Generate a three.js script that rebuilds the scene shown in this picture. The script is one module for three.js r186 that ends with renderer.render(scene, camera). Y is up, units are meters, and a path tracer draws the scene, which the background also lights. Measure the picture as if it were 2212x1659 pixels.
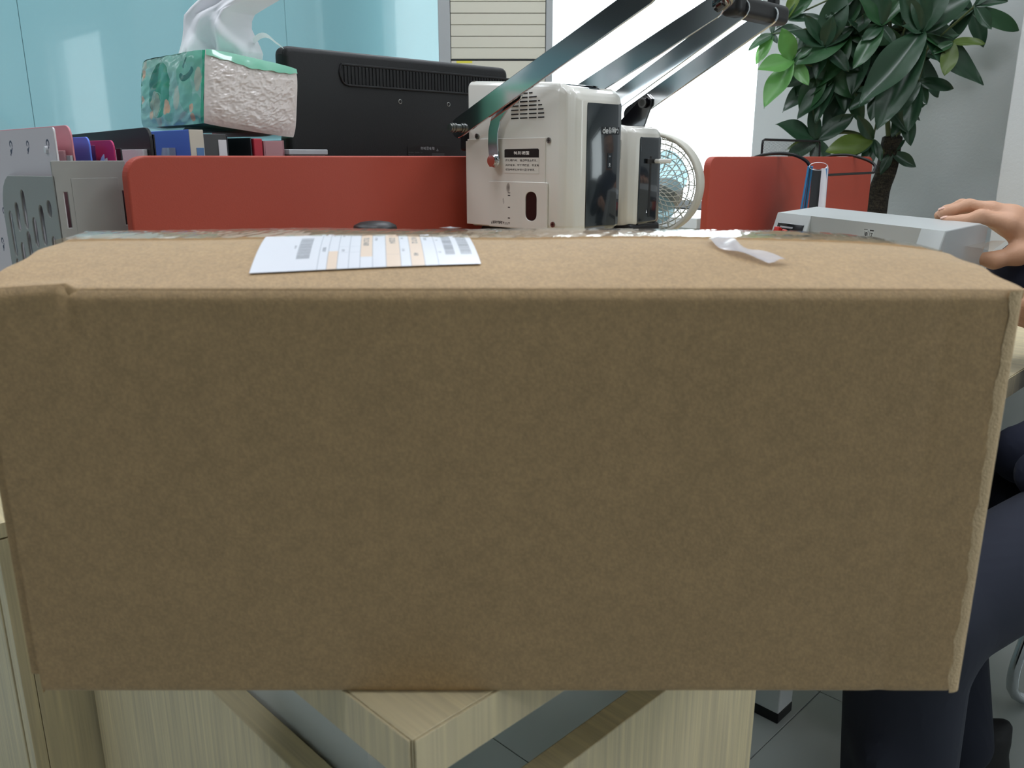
import * as THREE from 'three';
import { RoundedBoxGeometry } from 'three/addons/geometries/RoundedBoxGeometry.js';
import { mergeGeometries, mergeVertices, toCreasedNormals } from 'three/addons/utils/BufferGeometryUtils.js';
import { RectAreaLightUniformsLib } from 'three/addons/lights/RectAreaLightUniformsLib.js';
import { MarchingCubes } from 'three/addons/objects/MarchingCubes.js';

// ---------------------------------------------------------------- camera, sky, lights, exposure
const scene = new THREE.Scene();
const camera = new THREE.PerspectiveCamera(49.73, 2212 / 1659, 0.05, 60);
camera.position.set(0, 1.11, 0);
camera.rotation.set(-THREE.MathUtils.degToRad(15.3), 0, 0);
camera.focus = 1.4; camera.userData.fStop = 13;
scene.add(camera);
const SKY = 5.0;                       // bright overcast daylight outside the window
scene.background = new THREE.Color(0.93, 0.97, 1.0);
scene.backgroundIntensity = SKY;
const renderer = new THREE.WebGLRenderer({ antialias: true });
renderer.toneMapping = THREE.LinearToneMapping;
renderer.toneMappingExposure = 1.0;
renderer.shadowMap.enabled = true;
RectAreaLightUniformsLib.init();
const LAMP = 9.6;                      // radiance of the ceiling panels
// the office is turned 45 degrees to the camera: [a along the desk row, b across it]
const CEILING_PANELS = [[0.2, 0.5], [1.7, 0.1], [0.2, 1.9], [1.7, 1.6], [1.2, -1.1], [-1.2, 1.1], [0.5, -2.6]];

// ---------------------------------------------------------------- frame of the office
const D0 = new THREE.Vector3(-0.064, 0, -0.449), S = Math.SQRT1_2;
const W = (a, b, y = 0) => new THREE.Vector3(D0.x + (a - b) * S, y, D0.z - (a + b) * S);
const Q = Math.PI / 4;

// ---------------------------------------------------------------- small helpers
let seed = 7;
const rnd = () => { seed = (seed * 1664525 + 1013904223) >>> 0; return seed / 4294967296; };
const rr = (a, b) => a + (b - a) * rnd();
const V3 = (x, y, z) => new THREE.Vector3(x, y, z);
const V2 = (x, y) => new THREE.Vector2(x, y);
const used = {};
const numbered = (n) => { const k = used[n] = (used[n] ?? -1) + 1; return k ? `${n}_${String(k).padStart(3, '0')}` : n; };
function thing(name, label, category, base, frame = 'desk', group) {
  const o = new THREE.Group(); o.name = numbered(name);
  if (frame === 'desk') { o.position.copy(W(base[0], base[1], base[2] ?? 0)); o.rotation.y = Q; o.off = V3(base[0], base[2] ?? 0, -base[1]); }
  else { o.position.set(...base); o.off = V3(...base); }
  o.userData = { label, category };
  if (group) o.userData.group = group;
  scene.add(o);
  return o;
}
function struct(name, frame = 'desk') {
  const o = new THREE.Group(); o.name = numbered(name); o.off = V3(0, 0, 0);
  if (frame === 'desk') { o.position.copy(W(0, 0, 0)); o.rotation.y = Q; }
  o.userData = { kind: 'structure' }; scene.add(o); return o;
}
function clean(g) {
  g = g.index ? g.toNonIndexed() : g;
  for (const k of Object.keys(g.attributes)) if (!['position', 'normal', 'uv'].includes(k)) g.deleteAttribute(k);
  if (!g.attributes.normal) g.computeVertexNormals();
  if (!g.attributes.uv) g.setAttribute('uv', new THREE.BufferAttribute(new Float32Array(g.attributes.position.count * 2), 2));
  g.morphAttributes = {}; g.clearGroups();
  return g;
}
const merge = (list) => { list = [].concat(list).map(clean); return list.length > 1 ? mergeGeometries(list) : list[0]; };
// geometries are given in the frame of the owner (desk: x = a, z = -b; world: metres) and moved to its base
function part(owner, name, geos, mat, label, atOrigin = false) {
  const g = merge(geos);
  let root = owner, off = owner.off;
  if (!atOrigin && off) g.translate(-off.x, -off.y, -off.z);
  const m = new THREE.Mesh(g, mat); m.name = name; m.off = off;
  if (label) m.userData.label = label;
  root.add(m); return m;
}
function muv(g) {     // uv in metres from the dominant axis
  g = g.index ? g.toNonIndexed() : g;
  const p = g.attributes.position, uv = new Float32Array(p.count * 2), a = V3(), b = V3(), c = V3();
  for (let i = 0; i < p.count; i += 3) {
    a.fromBufferAttribute(p, i); b.fromBufferAttribute(p, i + 1); c.fromBufferAttribute(p, i + 2);
    const n = b.clone().sub(a).cross(c.clone().sub(a)), ax = Math.abs(n.x), ay = Math.abs(n.y), az = Math.abs(n.z);
    [a, b, c].forEach((v, k) => { const [s, t] = ax >= ay && ax >= az ? [v.z, v.y] : ay >= az ? [v.x, v.z] : [v.x, v.y]; uv[(i + k) * 2] = s; uv[(i + k) * 2 + 1] = t; });
  }
  g.setAttribute('uv', new THREE.BufferAttribute(uv, 2));
  return g;
}
function box(x0, x1, y0, y1, z0, z1, r = 0.001) {
  const w = Math.abs(x1 - x0), h = Math.abs(y1 - y0), d = Math.abs(z1 - z0);
  const g = r > 0 ? new RoundedBoxGeometry(w, h, d, r > 0.004 ? 4 : 1, Math.min(r, w * 0.49, h * 0.49, d * 0.49)) : new THREE.BoxGeometry(w, h, d);
  g.translate((x0 + x1) / 2, (y0 + y1) / 2, (z0 + z1) / 2);
  return muv(g);
}
const bx = (a0, a1, y0, y1, b0, b1, r) => box(a0, a1, y0, y1, -b0, -b1, r);      // in desk coordinates
const P = (a, b, y) => V3(a, y, -b);                                                     // a point in desk coordinates
function tube(pts, r, seg = 24, rad = 8, closed = false, tension = 0.5) {
  return new THREE.TubeGeometry(new THREE.CatmullRomCurve3(pts, closed, 'catmullrom', tension), seg, r, rad, closed);
}
function rod(p, q, r, rad = 10, r2 = r) {
  const d = q.clone().sub(p), g = new THREE.CylinderGeometry(r2, r, d.length(), rad);
  g.applyQuaternion(new THREE.Quaternion().setFromUnitVectors(V3(0, 1, 0), d.clone().normalize()));
  return g.translate((p.x + q.x) / 2, (p.y + q.y) / 2, (p.z + q.z) / 2);
}
function roundRect(w, h, r, x = 0, y = 0) {
  const s = new THREE.Shape(), k = Array.isArray(r) ? r : [r, r, r, r], [bl, br, tr, tl] = k;
  s.moveTo(x + bl, y); s.lineTo(x + w - br, y); s.quadraticCurveTo(x + w, y, x + w, y + br); s.lineTo(x + w, y + h - tr); s.quadraticCurveTo(x + w, y + h, x + w - tr, y + h);
  s.lineTo(x + tl, y + h); s.quadraticCurveTo(x, y + h, x, y + h - tl); s.lineTo(x, y + bl); s.quadraticCurveTo(x, y, x + bl, y);
  return s;
}
const extrude = (shape, depth, bevel = 0.001, seg = 2, curve = 8) => new THREE.ExtrudeGeometry(shape, { depth: Math.max(depth - 2 * bevel, 1e-4), bevelEnabled: bevel > 0, bevelSize: bevel, bevelThickness: bevel, bevelOffset: -bevel, bevelSegments: seg, curveSegments: curve }).translate(0, 0, bevel);
// shape drawn in (b, y), laid in the plane a = const and grown towards +a
const onSide = (g, a) => g.applyMatrix4(new THREE.Matrix4().makeBasis(V3(0, 0, -1), V3(0, 1, 0), V3(1, 0, 0))).translate(a, 0, 0);
// shape drawn in (a, y), laid in the plane b = const and grown towards +b (away from the person's side)
const onFront = (g, b) => { g.computeBoundingBox(); return g.translate(0, 0, -b - g.boundingBox.max.z); };
// shape drawn in plan (a, b) and grown upwards from y
const upFrom = (g, y) => g.applyMatrix4(new THREE.Matrix4().makeBasis(V3(1, 0, 0), V3(0, 0, -1), V3(0, 1, 0))).translate(0, y, 0);
const creased = (g, angle = 0.7) => toCreasedNormals(clean(g), angle);
function quad(p00, p10, p11, p01) {
  const g = new THREE.BufferGeometry();
  g.setAttribute('position', new THREE.Float32BufferAttribute([p00, p10, p11, p00, p11, p01].flatMap((p) => p.toArray()), 3));
  g.setAttribute('uv', new THREE.Float32BufferAttribute([0, 0, 1, 0, 1, 1, 0, 0, 1, 1, 0, 1], 2));
  g.computeVertexNormals(); return g;
}
function grid(nu, nv, f) {
  const pos = [], uv = [], idx = [];
  for (let j = 0; j <= nv; j++) for (let i = 0; i <= nu; i++) { const p = f(i / nu, j / nv); pos.push(p.x, p.y, p.z); uv.push(i / nu, j / nv); }
  for (let j = 0; j < nv; j++) for (let i = 0; i < nu; i++) { const a = j * (nu + 1) + i; idx.push(a, a + 1, a + nu + 2, a, a + nu + 2, a + nu + 1); }
  const g = new THREE.BufferGeometry();
  g.setAttribute('position', new THREE.Float32BufferAttribute(pos, 3)); g.setAttribute('uv', new THREE.Float32BufferAttribute(uv, 2)); g.setIndex(idx); g.computeVertexNormals();
  return g;
}

// ---------------------------------------------------------------- textures
function noise2(n, cells, s0) {                                                            // tileable value noise, n x n, 0..1
  let s = s0; const r = () => { s = (s * 1103515245 + 12345) >>> 0; return ((s >>> 8) & 0xffff) / 65535; };
  const [cx, cy] = Array.isArray(cells) ? cells : [cells, cells], t = new Float32Array(cx * cy).map(r), out = new Float32Array(n * n), sm = (x) => x * x * (3 - 2 * x);
  for (let y = 0; y < n; y++) for (let x = 0; x < n; x++) {
    const fx = (x / n) * cx, fy = (y / n) * cy, ix = Math.floor(fx), iy = Math.floor(fy), u = sm(fx - ix), v = sm(fy - iy), g = (i, j) => t[(j % cy) * cx + (i % cx)];
    out[y * n + x] = (g(ix, iy) * (1 - u) + g(ix + 1, iy) * u) * (1 - v) + (g(ix, iy + 1) * (1 - u) + g(ix + 1, iy + 1) * u) * v;
  }
  return out;
}
function dataTex(n, f, srgb, repeat) {
  const d = new Uint8Array(n * n * 4);
  for (let i = 0; i < n * n; i++) { const c = f(i); for (let k = 0; k < 3; k++) d[i * 4 + k] = Math.max(0, Math.min(255, Math.round(c[k]))); d[i * 4 + 3] = 255; }
  const t = new THREE.DataTexture(d, n, n); t.wrapS = t.wrapT = THREE.RepeatWrapping; t.magFilter = THREE.LinearFilter; t.minFilter = THREE.LinearMipmapLinearFilter; t.generateMipmaps = true;
  if (srgb) t.colorSpace = THREE.SRGBColorSpace;
  if (repeat) t.repeat.set(repeat, repeat);
  t.needsUpdate = true; return t;
}
function canvasTex(w, h, draw) {
  const c = document.createElement('canvas'); c.width = w; c.height = h; draw(c.getContext('2d'), w, h);
  const t = new THREE.CanvasTexture(c); t.colorSpace = THREE.SRGBColorSpace; t.anisotropy = 4; return t;
}
const N = 512;
const nA = noise2(N, 8, 11), nB = noise2(N, 32, 23), nC = noise2(N, 128, 37), nD = noise2(N, 256, 41), nG = noise2(N, [64, 3], 53), nH = noise2(N, [200, 5], 59), nI = noise2(N, [20, 2], 61);
const kraftMap = dataTex(N, (i) => { const v = 0.93 + 0.025 * (nA[i] - 0.5) + 0.035 * (nB[i] - 0.5) + 0.06 * (nC[i] - 0.5) + 0.10 * (nD[i] - 0.5), f = nC[i] * nD[i] > 0.86 ? 0.9 : 1; return [190 * v * f, 157 * v * f, 113 * v * f]; }, true, 3);
const oakMap = dataTex(N, (i) => { const v = 0.93 + 0.09 * (nG[i] - 0.5) + 0.07 * (nH[i] - 0.5) + 0.05 * (nI[i] - 0.5); return [228 * v, 211 * v, 172 * v * (1 - 0.02 * nG[i])]; }, true, 3);
const fineBump = dataTex(N, (i) => { const v = 255 * (0.5 * nC[i] + 0.5 * nD[i]); return [v, v, v]; }, false, 6);
const paperBump = dataTex(N, (i) => { const v = 255 * (0.6 * nB[i] + 0.4 * nC[i]); return [v, v, v]; }, false, 5);
const denimMap = dataTex(N, (i) => { const v = 0.8 + 0.3 * (nC[i] - 0.5) + 0.35 * (nD[i] - 0.5) + 0.15 * (nB[i] - 0.5); return [31 * v, 36 * v, 52 * v]; }, true, 4);
const barkMap = dataTex(N, (i) => { const v = 0.7 + 0.7 * (nB[i] - 0.5) + 0.5 * (nG[i] - 0.5); return [74 * v, 66 * v, 54 * v]; }, true, 6);

// ---------------------------------------------------------------- materials (base colours)
const std = (color, roughness = 0.6, extra = {}) => new THREE.MeshStandardMaterial({ color, roughness, ...extra });
const phy = (color, roughness = 0.5, extra = {}) => new THREE.MeshPhysicalMaterial({ color, roughness, ...extra });
const DS = { side: THREE.DoubleSide };
const M = {
  kraft: phy('#ffffff', 0.62, { sheen: 0.6, sheenColor: new THREE.Color('#ffffff'), sheenRoughness: 0.45, map: kraftMap, bumpMap: fineBump, bumpScale: 0.00025 }),
  kraftTorn: std('#cdb28c', 0.95, { bumpMap: fineBump, bumpScale: 0.0008 }),

  oak: std('#ffffff', 0.5, { map: oakMap, bumpMap: fineBump, bumpScale: 0.0001 }),
  oakEdge: std('#cfc09c', 0.55),
  greyPanel: std('#d6d9d5', 0.45),
  whitePaint: std('#e4e5e4', 0.5),
  wall: std('#c9cccb', 0.85, { bumpMap: paperBump, bumpScale: 0.0004 }),
  ceiling: std('#e8e8e6', 0.9),
  tile: std('#b6bab6', 0.35),
  grout: std('#6f716e', 0.8),
  teal: phy('#8fc0c8', 0.18, { clearcoat: 1, clearcoatRoughness: 0.03 }),
  darkGlass: phy('#14171a', 0.08, { clearcoat: 1, clearcoatRoughness: 0.03 }),
  greyTrim: std('#a9abac', 0.4),
  red: std('#ab4432', 0.55, { bumpMap: fineBump, bumpScale: 0.0001 }),
  ivory: phy('#dcd8cf', 0.38, { clearcoat: 0.3, clearcoatRoughness: 0.2 }),
  ivoryGloss: phy('#e2dfd6', 0.25, { clearcoat: 0.7, clearcoatRoughness: 0.1 }),
  slate: phy('#23292e', 0.14, { clearcoat: 0.8, clearcoatRoughness: 0.05 }),
  black: std('#0d0d0f', 0.45),
  blackGloss: phy('#0b0b0e', 0.12, { clearcoat: 1, clearcoatRoughness: 0.06 }),
  monitor: std('#08090b', 0.55, { bumpMap: fineBump, bumpScale: 0.00012 }),
  chrome: std('#d7dadd', 0.12, { metalness: 1 }),
  steel: std('#9c9c98', 0.3, { metalness: 1 }),
  silver: std('#c4c8c7', 0.4, { metalness: 0.25 }),
  silverDark: std('#8a8c8a', 0.5, { metalness: 0.2 }),
  greyPlastic: std('#9b9c98', 0.6),
  pink: std('#d58a93', 0.5), pinkPale: std('#d9a9ad', 0.45), blue: std('#5f80e6', 0.5), magenta: std('#c2306a', 0.5), magentaDark: std('#7b1f45', 0.5), redFile: std('#b8283a', 0.5), binderGrey: std('#4c4e4e', 0.6),
  paper: std('#e3e3e6', 0.8), paperGrey: std('#b9bdc0', 0.75), cream: std('#d4cfbf', 0.7),
  blueBook: std('#2f7bb0', 0.6), charcoal: std('#31353a', 0.6), yellow: std('#e3d84a', 0.6),
  fanGrey: std('#c9c6ba', 0.45), fanBody: std('#9a9c98', 0.5),
  blade: phy('#b5d3db', 0.3, { transmission: 0.35, thickness: 0, ...DS }),
  glass: phy('#f4f8f8', 0.02, { transmission: 1, thickness: 0, ior: 1.5 }),
  film: phy('#f3f1ea', 0.12, { transmission: 0.9, thickness: 0, ...DS }),
  tissue: phy('#f3f2f6', 0.9, { transmission: 0.35, thickness: 0, ...DS }),
  bark: std('#ffffff', 0.95, { map: barkMap, bumpMap: paperBump, bumpScale: 0.004 }),
  stem: std('#4e5a36', 0.7),
  leafDark: phy('#22402a', 0.38, { transmission: 0.12, thickness: 0, ...DS }), leafMid: phy('#2c5230', 0.36, { transmission: 0.15, thickness: 0, ...DS }), leafLight: phy('#5c9448', 0.4, { transmission: 0.3, thickness: 0, ...DS }), leafOlive: phy('#566d22', 0.4, { transmission: 0.3, thickness: 0, ...DS }),
  soil: std('#2e261e', 1), pot: std('#d9d9d6', 0.35),
  skin: phy('#c99a7c', 0.55, { sheen: 0.2 }), nail: std('#d9ad9a', 0.35), hair: std('#17130f', 0.6),
  navy: std('#161c30', 0.9, { bumpMap: fineBump, bumpScale: 0.0006 }), denim: std('#ffffff', 0.92, { map: denimMap, bumpMap: fineBump, bumpScale: 0.0006 }), seam: std('#55607c', 0.9), blackShoe: std('#0c0c0d', 0.7), eye: std('#efece8', 0.3), lip: std('#a96a5e', 0.5),
  seat: std('#101012', 0.85),
  lampGlow: std('#ffffff', 0.6, { emissive: '#ffffff', emissiveIntensity: 3 }),
  red2: std('#c22a22', 0.35), amber: std('#e8952c', 0.35), knobGrey: std('#9ba0a3', 0.4),
};

// ---------------------------------------------------------------- writing: small stroke alphabet for the Chinese characters (10 x 10 grid, digits are x y pairs)
const CJK = {
  特: '1013 0343 2029 0745 5292 7074 4494 4696 858978 5768', 别: '1040431310 05454938 2409 6167 909989', 提: '0242 202918 0744 5090935350 4494 7478 7696 5548 4899', 醒: '0040 0242490902 1013 3033 0646 5090935350 4595 6449 7579 5797 4999',
  得: '2003 2306 1519 4090934340 4494 3696 758978 4758', 力: '1393938978 5053330900', 打: '0242 202918 0744 4191 717968', 孔: '0131312323291 0646 606869999', 费: '0191 0393 0595 3036 6036 1779 6899 2689', 时: '0131370701 0434 4393 808978 5568',
  请: '1021 032328 4292 4494 7074 4696 4999 5797', 立: '5061 1292 3447 7467 0999', 即: '0141350501 0343 0528 6091959185 6069', 停: '2004 1419 4191 4383865646 3797 4898 6869', 止: '5059 5595 2428 0999', 关: '2031 7061 1383 0696 5356 5609 5699',
  闭: '0110 0209 3191998 2575 5258 5428', 电: '1272771712 1575 4049 4999', 源: '0122 0425 0817 3191 3139 4484874744 5888', 取: '0151 1118 4148 1444 6194 9169', 下: '0191 4149 5475', 纸: '2003 0335 0545 5049 5191 7099 4595', 屑: '0191 0109 2383 3585 3989', 盒: '5003 5093 2373 3467 0999 1777 2729', 检: '0343 2029 6035 6095 4898 5565 7565', 查: '0191 5055 2575 2777 0999', 机: '0343 2029 5059 5090 9099', 轴: '0141 2029 0646 5292925252 7079 5595 5999', 给: '2003 0335 0545 6035 6095 4595 4787', 和: '0343 2029 5282875752', 钻: '1003 0343 2029 7074 7292 5585875755', 刀: '1292928978 4209', 是: '1080845 1292 0696 5559 0999', 否: '0191 5156 5185 2777797927', 堵: '0343 2028 5191 7074 4494 5686897956', 及: '1191 3109 7185 9509 3399', 清: '0122 0425 4191 4393 4585 5989', 理: '0141 0444 2028 5191975751 7179 4999',
};
function glyphs(ctx, text, x, y, s, color, lw = 0.1, gap = 1.08) {
  ctx.strokeStyle = color; ctx.lineWidth = s * lw; ctx.lineCap = 'square'; ctx.lineJoin = 'round';
  for (const ch of text) {
    if (CJK[ch]) for (const st of CJK[ch].split(' ')) { ctx.beginPath(); for (let i = 0; i + 1 < st.length; i += 2) ctx[i ? 'lineTo' : 'moveTo'](x + (+st[i] + 0.5) * s * 0.095, y + (+st[i + 1] + 0.5) * s * 0.095); ctx.stroke(); }
    else if (ch === ',') { ctx.fillStyle = color; ctx.fillRect(x + s * 0.1, y + s * 0.75, s * 0.15, s * 0.2); }
    x += s * gap;
  }
  return x;
}
const sticker = (tex, rough = 0.5, extra = {}) => std('#ffffff', rough, { map: tex, ...extra });

// ---------------------------------------------------------------- room shell
{
  const A0 = -3.5, A1 = 2.96, B0 = -4.2, B1 = 3.07, H = 2.8, T = 0.2;
  const floor = struct('floor');
  part(floor, 'screed', bx(A0 - T, A1 + T, -0.12, -0.012, B0 - T, B1 + T, 0), M.grout);
  const tileG = clean(box(-0.2991, 0.2991, -0.012, 0, -0.2991, 0.2991, 0.001));
  const ta = ab2(0.431, -1.315);
  for (let i = -6; i < 6; i++) for (let j = -8; j < 6; j++) {
    const a0 = i * 0.6 + 0.69, b0 = j * 0.6 + ta.b, a1 = a0 + 0.6, b1 = b0 + 0.6;
    const ca0 = Math.max(a0, A0), ca1 = Math.min(a1, A1), cb0 = Math.max(b0, B0), cb1 = Math.min(b1, B1);
    if (ca1 - ca0 < 0.05 || cb1 - cb0 < 0.05) continue;
    const m = new THREE.Mesh(tileG, M.tile); m.name = 'tile'; m.position.set((ca0 + ca1) / 2, 0, -(cb0 + cb1) / 2); m.scale.set((ca1 - ca0) / 0.6, 1, (cb1 - cb0) / 0.6); floor.add(m);
  }
  const ceil = struct('ceiling'); part(ceil, 'slab', bx(A0 - T, A1 + T, H, H + T, B0 - T, B1 + T, 0), M.ceiling);
  // window wall (a = 2.96) with its opening
  const wb0 = 1.462, wb1 = 2.76, wy0 = 0.885, wy1 = 2.35;
  const wr = struct('wall_right');
  const W2 = [-3.9, -2.3], holes = [[W2[0], W2[1]], [wb0, wb1]];
  part(wr, 'plaster', [bx(A1, A1 + T, 0, H, B0 - T, W2[0], 0), bx(A1, A1 + T, 0, H, W2[1], wb0, 0), bx(A1, A1 + T, 0, H, wb1, B1 + T, 0), ...holes.flatMap(([p, q]) => [bx(A1, A1 + T, 0, wy0, p, q, 0), bx(A1, A1 + T, wy1, H, p, q, 0)])], M.wall);
  holes.reverse().forEach(([p, q]) => {
    const win = struct(`window_${q === wb1 ? 1 : 2}`), f = 0.035, x0 = A1 + 0.08, x1 = A1 + 0.13;
    for (const g of [bx(x0, x1, wy0, wy0 + f, p, q), bx(x0, x1, wy1 - f, wy1, p, q), bx(x0, x1, wy0 + f, wy1 - f, p, p + 0.02), bx(x0, x1, wy0 + f, wy1 - f, q - 0.02, q)]) part(win, 'frame_bar', g, M.greyTrim);
    part(win, 'pane', bx(A1 + 0.1, A1 + 0.106, wy0 + f, wy1 - f, p + 0.02, q - 0.02, 0), M.glass);
    part(win, 'window_sill', bx(q === wb1 ? 2.5 : 2.85, A1 + 0.08, wy0 - 0.04, wy0, p - 0.05, q + 0.05, 0.003), M.whitePaint);
    if (q === wb1) part(win, 'sill_front', bx(2.52, A1, 0, wy0 - 0.04, p - 0.03, q + 0.03, 0), M.whitePaint);
  });
  const pil = struct('wall_pillar'); part(pil, 'plaster', bx(2.55, A1, 0, H, -0.5, 0.41, 0.004), M.wall);
  // glazed partition (b = 3.07): teal back-painted panes below a rail, dark glazing above it
  const wl = struct('wall_back');
  part(wl, 'backing', bx(A0 - T, A1 + T, 0, H, B1 + 0.012, B1 + T, 0), M.greyTrim);
  for (let a = 0.724 - 4.2; a < A1; a += 1.05) {
    const a1 = Math.min(a + 1.05, A1);
    const tall = a > 0.6;                                        // full-height panes near the corner, dark transoms further left
    part(wl, 'glass_panel', bx(Math.max(a, A0) + 0.0008, a1 - 0.0008, 0.08, tall ? 2.7 : 1.72, B1, B1 + 0.012, 0.0008), M.teal);
    if (!tall) part(wl, 'transom_pane', bx(Math.max(a, A0) + 0.02, a1 - 0.02, 1.8, 2.7, B1 + 0.002, B1 + 0.012, 0.001), M.darkGlass);
  }
  part(wl, 'rail', bx(A0, 0.72, 1.722, 1.79, B1 - 0.012, B1 + 0.012, 0.002), M.greyTrim);
  const w3 = struct('wall_left'); part(w3, 'plaster', bx(A0 - T, A0, 0, H, B0 - T, B1 + T, 0), M.wall);
  const w4 = struct('wall_front'); part(w4, 'plaster', bx(A0, A1, 0, H, B0 - T, B0, 0), M.wall);
  // ceiling light panels
  CEILING_PANELS.forEach(([a, b], i) => {
    const t = thing('ceiling_light', ['square white ceiling light panel above the monitor and the left red screen', 'square white ceiling light panel above the desk end near the money tree', 'square white ceiling light panel above the floor behind the file holders', 'square white ceiling light panel before the window', 'square white ceiling light panel above the seated person', 'square white ceiling light panel above the side cabinet', 'square white ceiling light panel over the open floor behind the seated person'][i], 'light', [a, b, H - 0.03]);
    part(t, 'frame', [bx(a - 0.31, a + 0.31, H - 0.03, H, b - 0.31, b - 0.29), bx(a - 0.31, a + 0.31, H - 0.03, H, b + 0.29, b + 0.31), bx(a - 0.31, a - 0.29, H - 0.03, H, b - 0.29, b + 0.29), bx(a + 0.29, a + 0.31, H - 0.03, H, b - 0.29, b + 0.29)], M.whitePaint);
    part(t, 'diffuser', bx(a - 0.29, a + 0.29, H - 0.02, H - 0.015, b - 0.29, b + 0.29, 0), M.lampGlow);
    const l = new THREE.RectAreaLight('#eef4ff', LAMP, 0.58, 0.58); l.position.set(0, 0.005, 0); l.rotation.x = -Math.PI / 2; t.add(l);
  });
}
function ab2(x, z) { const dx = x - D0.x, dz = z - D0.z; return { a: (dx - dz) * S, b: (-dx - dz) * S }; }

// ---------------------------------------------------------------- desk row
{
  const t = thing('office_desk', 'long pale wood desk, its corner pointing forward under the brown carton', 'desk', [0, 0, 0]);
  part(t, 'tabletop', bx(0.002, 2.45, 0.713, 0.75, 0.002, 1.4, 0.001), M.oak);
  part(t, 'edge_band', bx(-0.0005, 0.0015, 0.714, 0.7495, 0.003, 1.4, 0.0005), M.oak);
  part(t, 'edge_band', bx(0.003, 2.45, 0.714, 0.7495, -0.0005, 0.0015, 0.0005), M.oak);
  part(t, 'end_panel', bx(0.05, 0.068, 0.02, 0.713, 0.126, 1.3, 0.001), M.greyPanel, 'pale grey end panel');
  part(t, 'modesty_panel', bx(0.07, 2.4, 0.3, 0.713, 0.69, 0.708, 0.001), M.oak);
  for (const [a, b] of [[1.157, 0.305], [1.157, 1.1], [2.36, 0.305], [2.36, 1.1]]) {
    const l = part(t, 'leg', bx(a - 0.03, a + 0.03, 0.022, 0.713, b - 0.03, b + 0.03, 0.003), M.whitePaint);
    const fp = part(l, 'foot_pad', bx(a - 0.0305, a + 0.0305, 0, 0.022, b - 0.0305, b + 0.0305, 0.002), M.black);
  }
}
{
  const t = thing('corner_board', 'low L-shaped pale wood-grain board standing around the desk corner', 'board', [0.02, 0.033, 0]);
  part(t, 'board', bx(0.02, 0.046, 0, 0.6, 0.033, 0.745, 0.0015), M.oak);
  part(t, 'board', bx(0.0465, 0.532, 0, 0.6, 0.033, 0.06, 0.0015), M.oak);
}
{
  const t = thing('side_cabinet', 'pale wood cabinet at the left end of the desk, beyond the low corner board', 'cabinet', [-0.06, 0.755, 0]);
  part(t, 'carcass', [bx(-0.044, 0.046, 0.05, 0.65, 0.755, 1.4, 0.001), bx(-0.06, 0.046, 0.652, 0.672, 0.755, 1.4, 0.001)], M.oak);
  part(t, 'stile', bx(-0.06, -0.0445, 0.05, 0.65, 0.755, 0.79, 0.001), M.oak);
  part(t, 'door', bx(-0.062, -0.0445, 0.055, 0.648, 0.793, 1.09, 0.0015), M.oak);
  part(t, 'door', bx(-0.062, -0.0445, 0.055, 0.648, 1.094, 1.395, 0.0015), M.oak);
  part(t, 'plinth', bx(-0.035, 0.04, 0, 0.05, 0.77, 1.38, 0), M.black);
}
// ---------------------------------------------------------------- red desk screens
for (const [a0, a1, label] of [[0.13, 0.99, 'wide rust-red desk screen behind the label on the carton, left of the punching machines'], [1.43, 2.335, 'rust-red desk screen behind the silver machine, holding the wire hooks']]) {
  const t = thing('desk_screen', label, 'desk screen', [a0, 0.7, 0.75]);
  part(t, 'panel', onFront(extrude(roundRect(a1 - a0, 0.361, [0.004, 0.004, 0.03, 0.03], a0, 0.751), 0.018, 0.0025, 3, 10), 0.7), M.red);
  for (const a of [a0 + 0.12, a1 - 0.12]) part(t, 'clamp', [bx(a - 0.02, a + 0.02, 0.75, 0.79, 0.69, 0.699, 0.001), bx(a - 0.02, a + 0.02, 0.75, 0.756, 0.67, 0.7, 0.001)], M.steel);
}
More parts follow.
